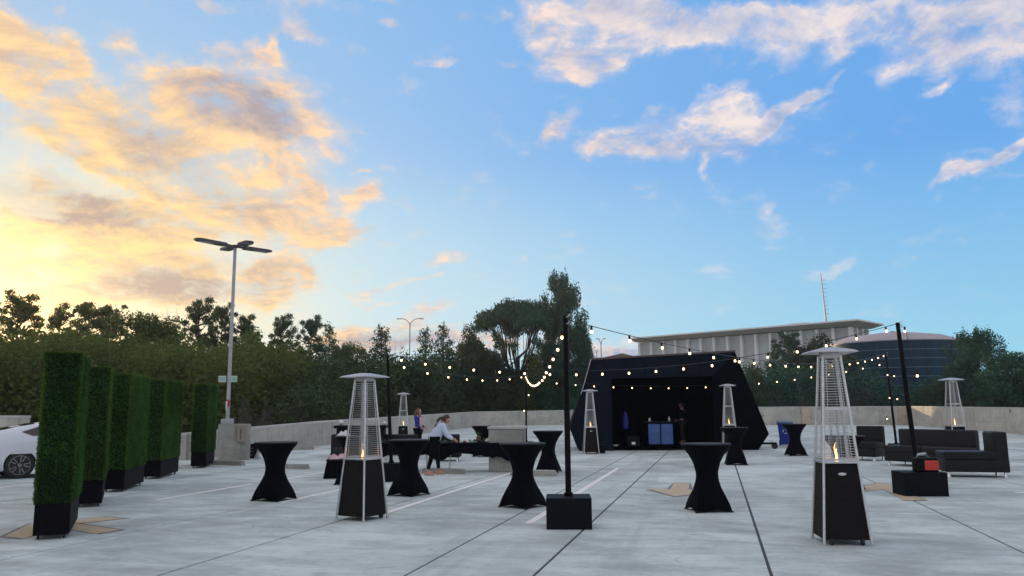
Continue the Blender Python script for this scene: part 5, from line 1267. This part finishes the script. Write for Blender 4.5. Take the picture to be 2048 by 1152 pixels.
        for i in range(6): a = i*1.05; t.tube([(0, 0, 0), (math.cos(a)*Wd*.25, math.sin(a)*Wd*.25, H*.5)], [.12, .04], 5)
        for i in range(80):
            a = rr.uniform(0, 2*PI); w = Wd*.46*math.sqrt(rr.random()); z = H*(.05+.88*rr.random()*(1-(w/(Wd*.5))**2*.6)); s = rr.uniform(.6, 1.2); cs.append((w*math.cos(a), w*math.sin(a), z, s, s, s))
        n, sz = 17000, .15
    elif kind == 'bare':
        def br_(p, d, L, r, lv):
            e = p+d*L; t.tube([tuple(p), tuple(e)], [r, r*.6], 3, False)
            if lv > 0:
                for k in range(3 if lv > 1 else 4):
                    d2 = (d+Vector((rr.gauss(0, .55), rr.gauss(0, .55), rr.gauss(.12, .4)))).normalized(); br_(p+d*L*rr.uniform(.5, 1), d2, L*rr.uniform(.55, .85), r*.6, lv-1)
        for i in range(9):
            a = i*.7+rr.random(); br_(Vector((rr.uniform(-1.5, 1.5), rr.uniform(-1.5, 1.5), 0)), Vector((math.cos(a)*.45, math.sin(a)*.45, 1)).normalized(), H*.30, .10, 4)
        n, sz = 0, 0
    cm = leafmesh('crown', leaves(cs, n, sz, seed), M['leaf_mid']) if n else None
    tm = bpy.data.meshes.new('trunk'); tm.from_pydata(t.v, [], t.f); tm.materials.append(M['bark'] if kind != 'bare' else M['twig'])
    vv = np.array([v.co[:] for v in cm.vertices]) if cm else np.array(t.v); W_ = float(np.percentile(vv[:, 0], 98.5)-np.percentile(vv[:, 0], 1.5)); H2 = float(np.percentile(vv[:, 2], 99.7))
    return cm, tm, W_, H2
CM = {}
def dmin(px):                              # nothing grows on the deck: stay beyond the parapet
    return float(np.interp(px, [0, 600, 700, 950, 1820, 1900, 2048], [45, 50, 66, 91, 91, 88, 70]))
def tree(kind, seed, px, ytop, depth, wpx, label, m='leaf_mid', cat='tree', grp=None, basez=None):
    key = (kind, seed)
    if key not in PROTO: PROTO[key] = proto(kind, seed)
    cm, tm, W0_, H0_ = PROTO[key]; depth = max(depth, dmin(px)); p = A(px, depth); b0 = BASEZ if basez is None else basez
    H_ = HT(px, ytop, p)-b0; w = wpx/1600*depth
    nm = {'pine': 'pine_tree', 'umbrella': 'umbrella_pine', 'conifer': 'conifer_tree', 'column': 'tall_evergreen_tree', 'round': 'leafy_tree', 'bush': 'green_bush', 'bare': 'bare_shrub'}[kind]
    o = thing(nm, label, cat, (p.x, p.y, b0), rnd.uniform(0, 6.28), grp or 'trees beyond the parapet')
    o.scale = (w/W0_, w/W0_, H_/H0_)
    if cm:
        k2 = (key, m)
        if k2 not in CM:
            c2 = cm.copy() if m != 'leaf_mid' else cm; 
            if m != 'leaf_mid': c2.materials.clear(); c2.materials.append(M[m])
            CM[k2] = c2
        c = bpy.data.objects.new('crown', CM[k2]); COL.objects.link(c); c.parent = o
    t = bpy.data.objects.new('trunk' if kind != 'bare' else 'branches', tm); COL.objects.link(t); t.parent = o
    return o
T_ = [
 ('pine', 1, 18, 588, 78, 120, 'broad dark pine against the yellow sky at the far left edge', 'leaf_olive_glare'),
 ('pine', 2, 112, 612, 84, 80, 'ragged pine directly above the nearest hedge column', 'leaf_olive_glare'),
 ('pine', 3, 168, 606, 80, 90, 'ragged pine above the second hedge column', 'leaf_olive_glare'),
 ('pine', 1, 212, 612, 82, 80, 'wind-swept pine above the third hedge column', 'leaf_olive_glare'),
 ('round', 4, 285, 630, 74, 150, 'broad rounded tree above the third and fourth hedge columns', 'leaf_olive_glare'),
 ('bare', 6, 328, 614, 80, 60, 'thin twiggy treetop poking out above the fourth hedge column', 'leaf_olive_glare'),
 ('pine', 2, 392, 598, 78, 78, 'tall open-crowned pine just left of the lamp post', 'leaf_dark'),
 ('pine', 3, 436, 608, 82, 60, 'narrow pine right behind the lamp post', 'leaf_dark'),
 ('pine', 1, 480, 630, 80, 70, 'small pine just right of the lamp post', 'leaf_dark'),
 ('round', 7, 500, 668, 70, 140, 'low rounded tree right of the lamp post', 'leaf_olive_glare'),
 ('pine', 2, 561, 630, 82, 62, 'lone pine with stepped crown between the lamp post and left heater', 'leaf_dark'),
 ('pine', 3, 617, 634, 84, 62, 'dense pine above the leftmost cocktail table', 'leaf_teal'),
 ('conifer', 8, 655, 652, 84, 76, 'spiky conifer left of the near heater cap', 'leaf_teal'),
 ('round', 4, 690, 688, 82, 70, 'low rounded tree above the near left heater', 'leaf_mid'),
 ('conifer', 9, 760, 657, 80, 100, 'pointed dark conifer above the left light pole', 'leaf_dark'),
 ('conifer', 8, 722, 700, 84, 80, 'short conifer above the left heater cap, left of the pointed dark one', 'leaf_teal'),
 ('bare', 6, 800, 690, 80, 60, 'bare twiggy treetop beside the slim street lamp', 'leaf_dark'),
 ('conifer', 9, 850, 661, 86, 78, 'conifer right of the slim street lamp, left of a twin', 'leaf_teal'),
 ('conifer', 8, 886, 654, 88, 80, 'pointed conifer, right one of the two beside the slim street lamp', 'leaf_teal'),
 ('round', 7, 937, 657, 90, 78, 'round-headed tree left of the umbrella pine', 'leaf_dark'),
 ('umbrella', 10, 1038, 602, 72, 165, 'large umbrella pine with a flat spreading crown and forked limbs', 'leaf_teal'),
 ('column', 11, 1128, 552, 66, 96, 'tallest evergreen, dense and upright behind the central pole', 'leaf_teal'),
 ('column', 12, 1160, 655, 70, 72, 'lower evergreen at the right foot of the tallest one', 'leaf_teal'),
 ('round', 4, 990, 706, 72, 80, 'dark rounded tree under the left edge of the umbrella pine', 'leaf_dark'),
 ('bush', 13, 1080, 690, 58, 90, 'olive bush under the umbrella pine, left of the central pole', 'leaf_olive_glare'),
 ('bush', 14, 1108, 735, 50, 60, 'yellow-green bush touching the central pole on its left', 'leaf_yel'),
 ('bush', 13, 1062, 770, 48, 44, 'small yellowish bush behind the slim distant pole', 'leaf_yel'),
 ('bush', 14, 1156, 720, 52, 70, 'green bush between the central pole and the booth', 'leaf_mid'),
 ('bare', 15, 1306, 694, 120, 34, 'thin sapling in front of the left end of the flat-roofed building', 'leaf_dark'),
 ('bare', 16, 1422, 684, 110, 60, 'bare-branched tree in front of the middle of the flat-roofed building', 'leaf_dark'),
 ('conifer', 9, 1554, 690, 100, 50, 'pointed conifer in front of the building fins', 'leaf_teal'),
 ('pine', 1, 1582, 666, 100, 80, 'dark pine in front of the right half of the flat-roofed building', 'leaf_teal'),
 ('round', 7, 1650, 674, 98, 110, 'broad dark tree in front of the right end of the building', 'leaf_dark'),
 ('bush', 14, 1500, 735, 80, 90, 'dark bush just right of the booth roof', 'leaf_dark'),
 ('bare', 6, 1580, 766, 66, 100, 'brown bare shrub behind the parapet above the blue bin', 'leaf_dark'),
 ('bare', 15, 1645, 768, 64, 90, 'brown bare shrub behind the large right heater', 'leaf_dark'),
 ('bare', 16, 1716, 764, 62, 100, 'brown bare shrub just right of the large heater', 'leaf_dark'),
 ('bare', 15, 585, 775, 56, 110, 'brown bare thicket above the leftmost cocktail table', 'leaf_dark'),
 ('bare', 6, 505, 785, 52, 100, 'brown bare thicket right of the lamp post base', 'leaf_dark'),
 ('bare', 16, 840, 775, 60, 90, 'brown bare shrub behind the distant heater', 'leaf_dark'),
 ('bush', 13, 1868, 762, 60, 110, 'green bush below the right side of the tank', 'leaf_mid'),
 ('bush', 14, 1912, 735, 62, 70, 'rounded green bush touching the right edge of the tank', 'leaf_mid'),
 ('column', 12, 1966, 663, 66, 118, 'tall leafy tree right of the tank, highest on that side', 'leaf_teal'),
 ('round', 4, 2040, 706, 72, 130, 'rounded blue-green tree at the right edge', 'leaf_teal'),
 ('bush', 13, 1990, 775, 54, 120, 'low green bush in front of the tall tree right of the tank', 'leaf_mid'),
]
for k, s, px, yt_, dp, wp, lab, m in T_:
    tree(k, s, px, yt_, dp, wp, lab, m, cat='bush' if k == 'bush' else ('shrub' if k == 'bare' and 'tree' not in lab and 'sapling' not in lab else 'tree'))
# the mass of woodland under the skyline, left and right
def wood(name, lab, spots, m, n, seed):
    r_ = random.Random(seed); cs = []
    for (px0, px1, y0, y1, d0, d1, cnt) in spots:
        for i in range(cnt):
            px = r_.uniform(px0, px1); u = (px-px0)/(px1-px0); dep = max(r_.uniform(d0, d1), dmin(px)+r_.uniform(0, 7)); p = A(px, dep); top = HT(px, y0+(y1-y0)*u, p)+r_.uniform(-1.2, .3); w = r_.uniform(2.2, 4.0)
            z = top-w*.7
            while z > BASEZ+.3:
                cs.append((p.x+r_.uniform(-1, 1), p.y+r_.uniform(-1, 1), z, w*.75, w*.75, w*.7)); z -= w*.85
    o = bpy.data.objects.new(name, leafmesh(name, leaves(cs, int(n*1.5), .165, seed), M[m])); COL.objects.link(o); return tag(o, lab, 'woodland', kind='stuff')
wood('woodland', 'dense olive-green woodland behind the hedge columns and lamp post', [(-700, 560, 634, 676, 60, 74, 125), (-100, 480, 650, 690, 54, 62, 45)], 'leaf_olive_glare', 200000, 21)
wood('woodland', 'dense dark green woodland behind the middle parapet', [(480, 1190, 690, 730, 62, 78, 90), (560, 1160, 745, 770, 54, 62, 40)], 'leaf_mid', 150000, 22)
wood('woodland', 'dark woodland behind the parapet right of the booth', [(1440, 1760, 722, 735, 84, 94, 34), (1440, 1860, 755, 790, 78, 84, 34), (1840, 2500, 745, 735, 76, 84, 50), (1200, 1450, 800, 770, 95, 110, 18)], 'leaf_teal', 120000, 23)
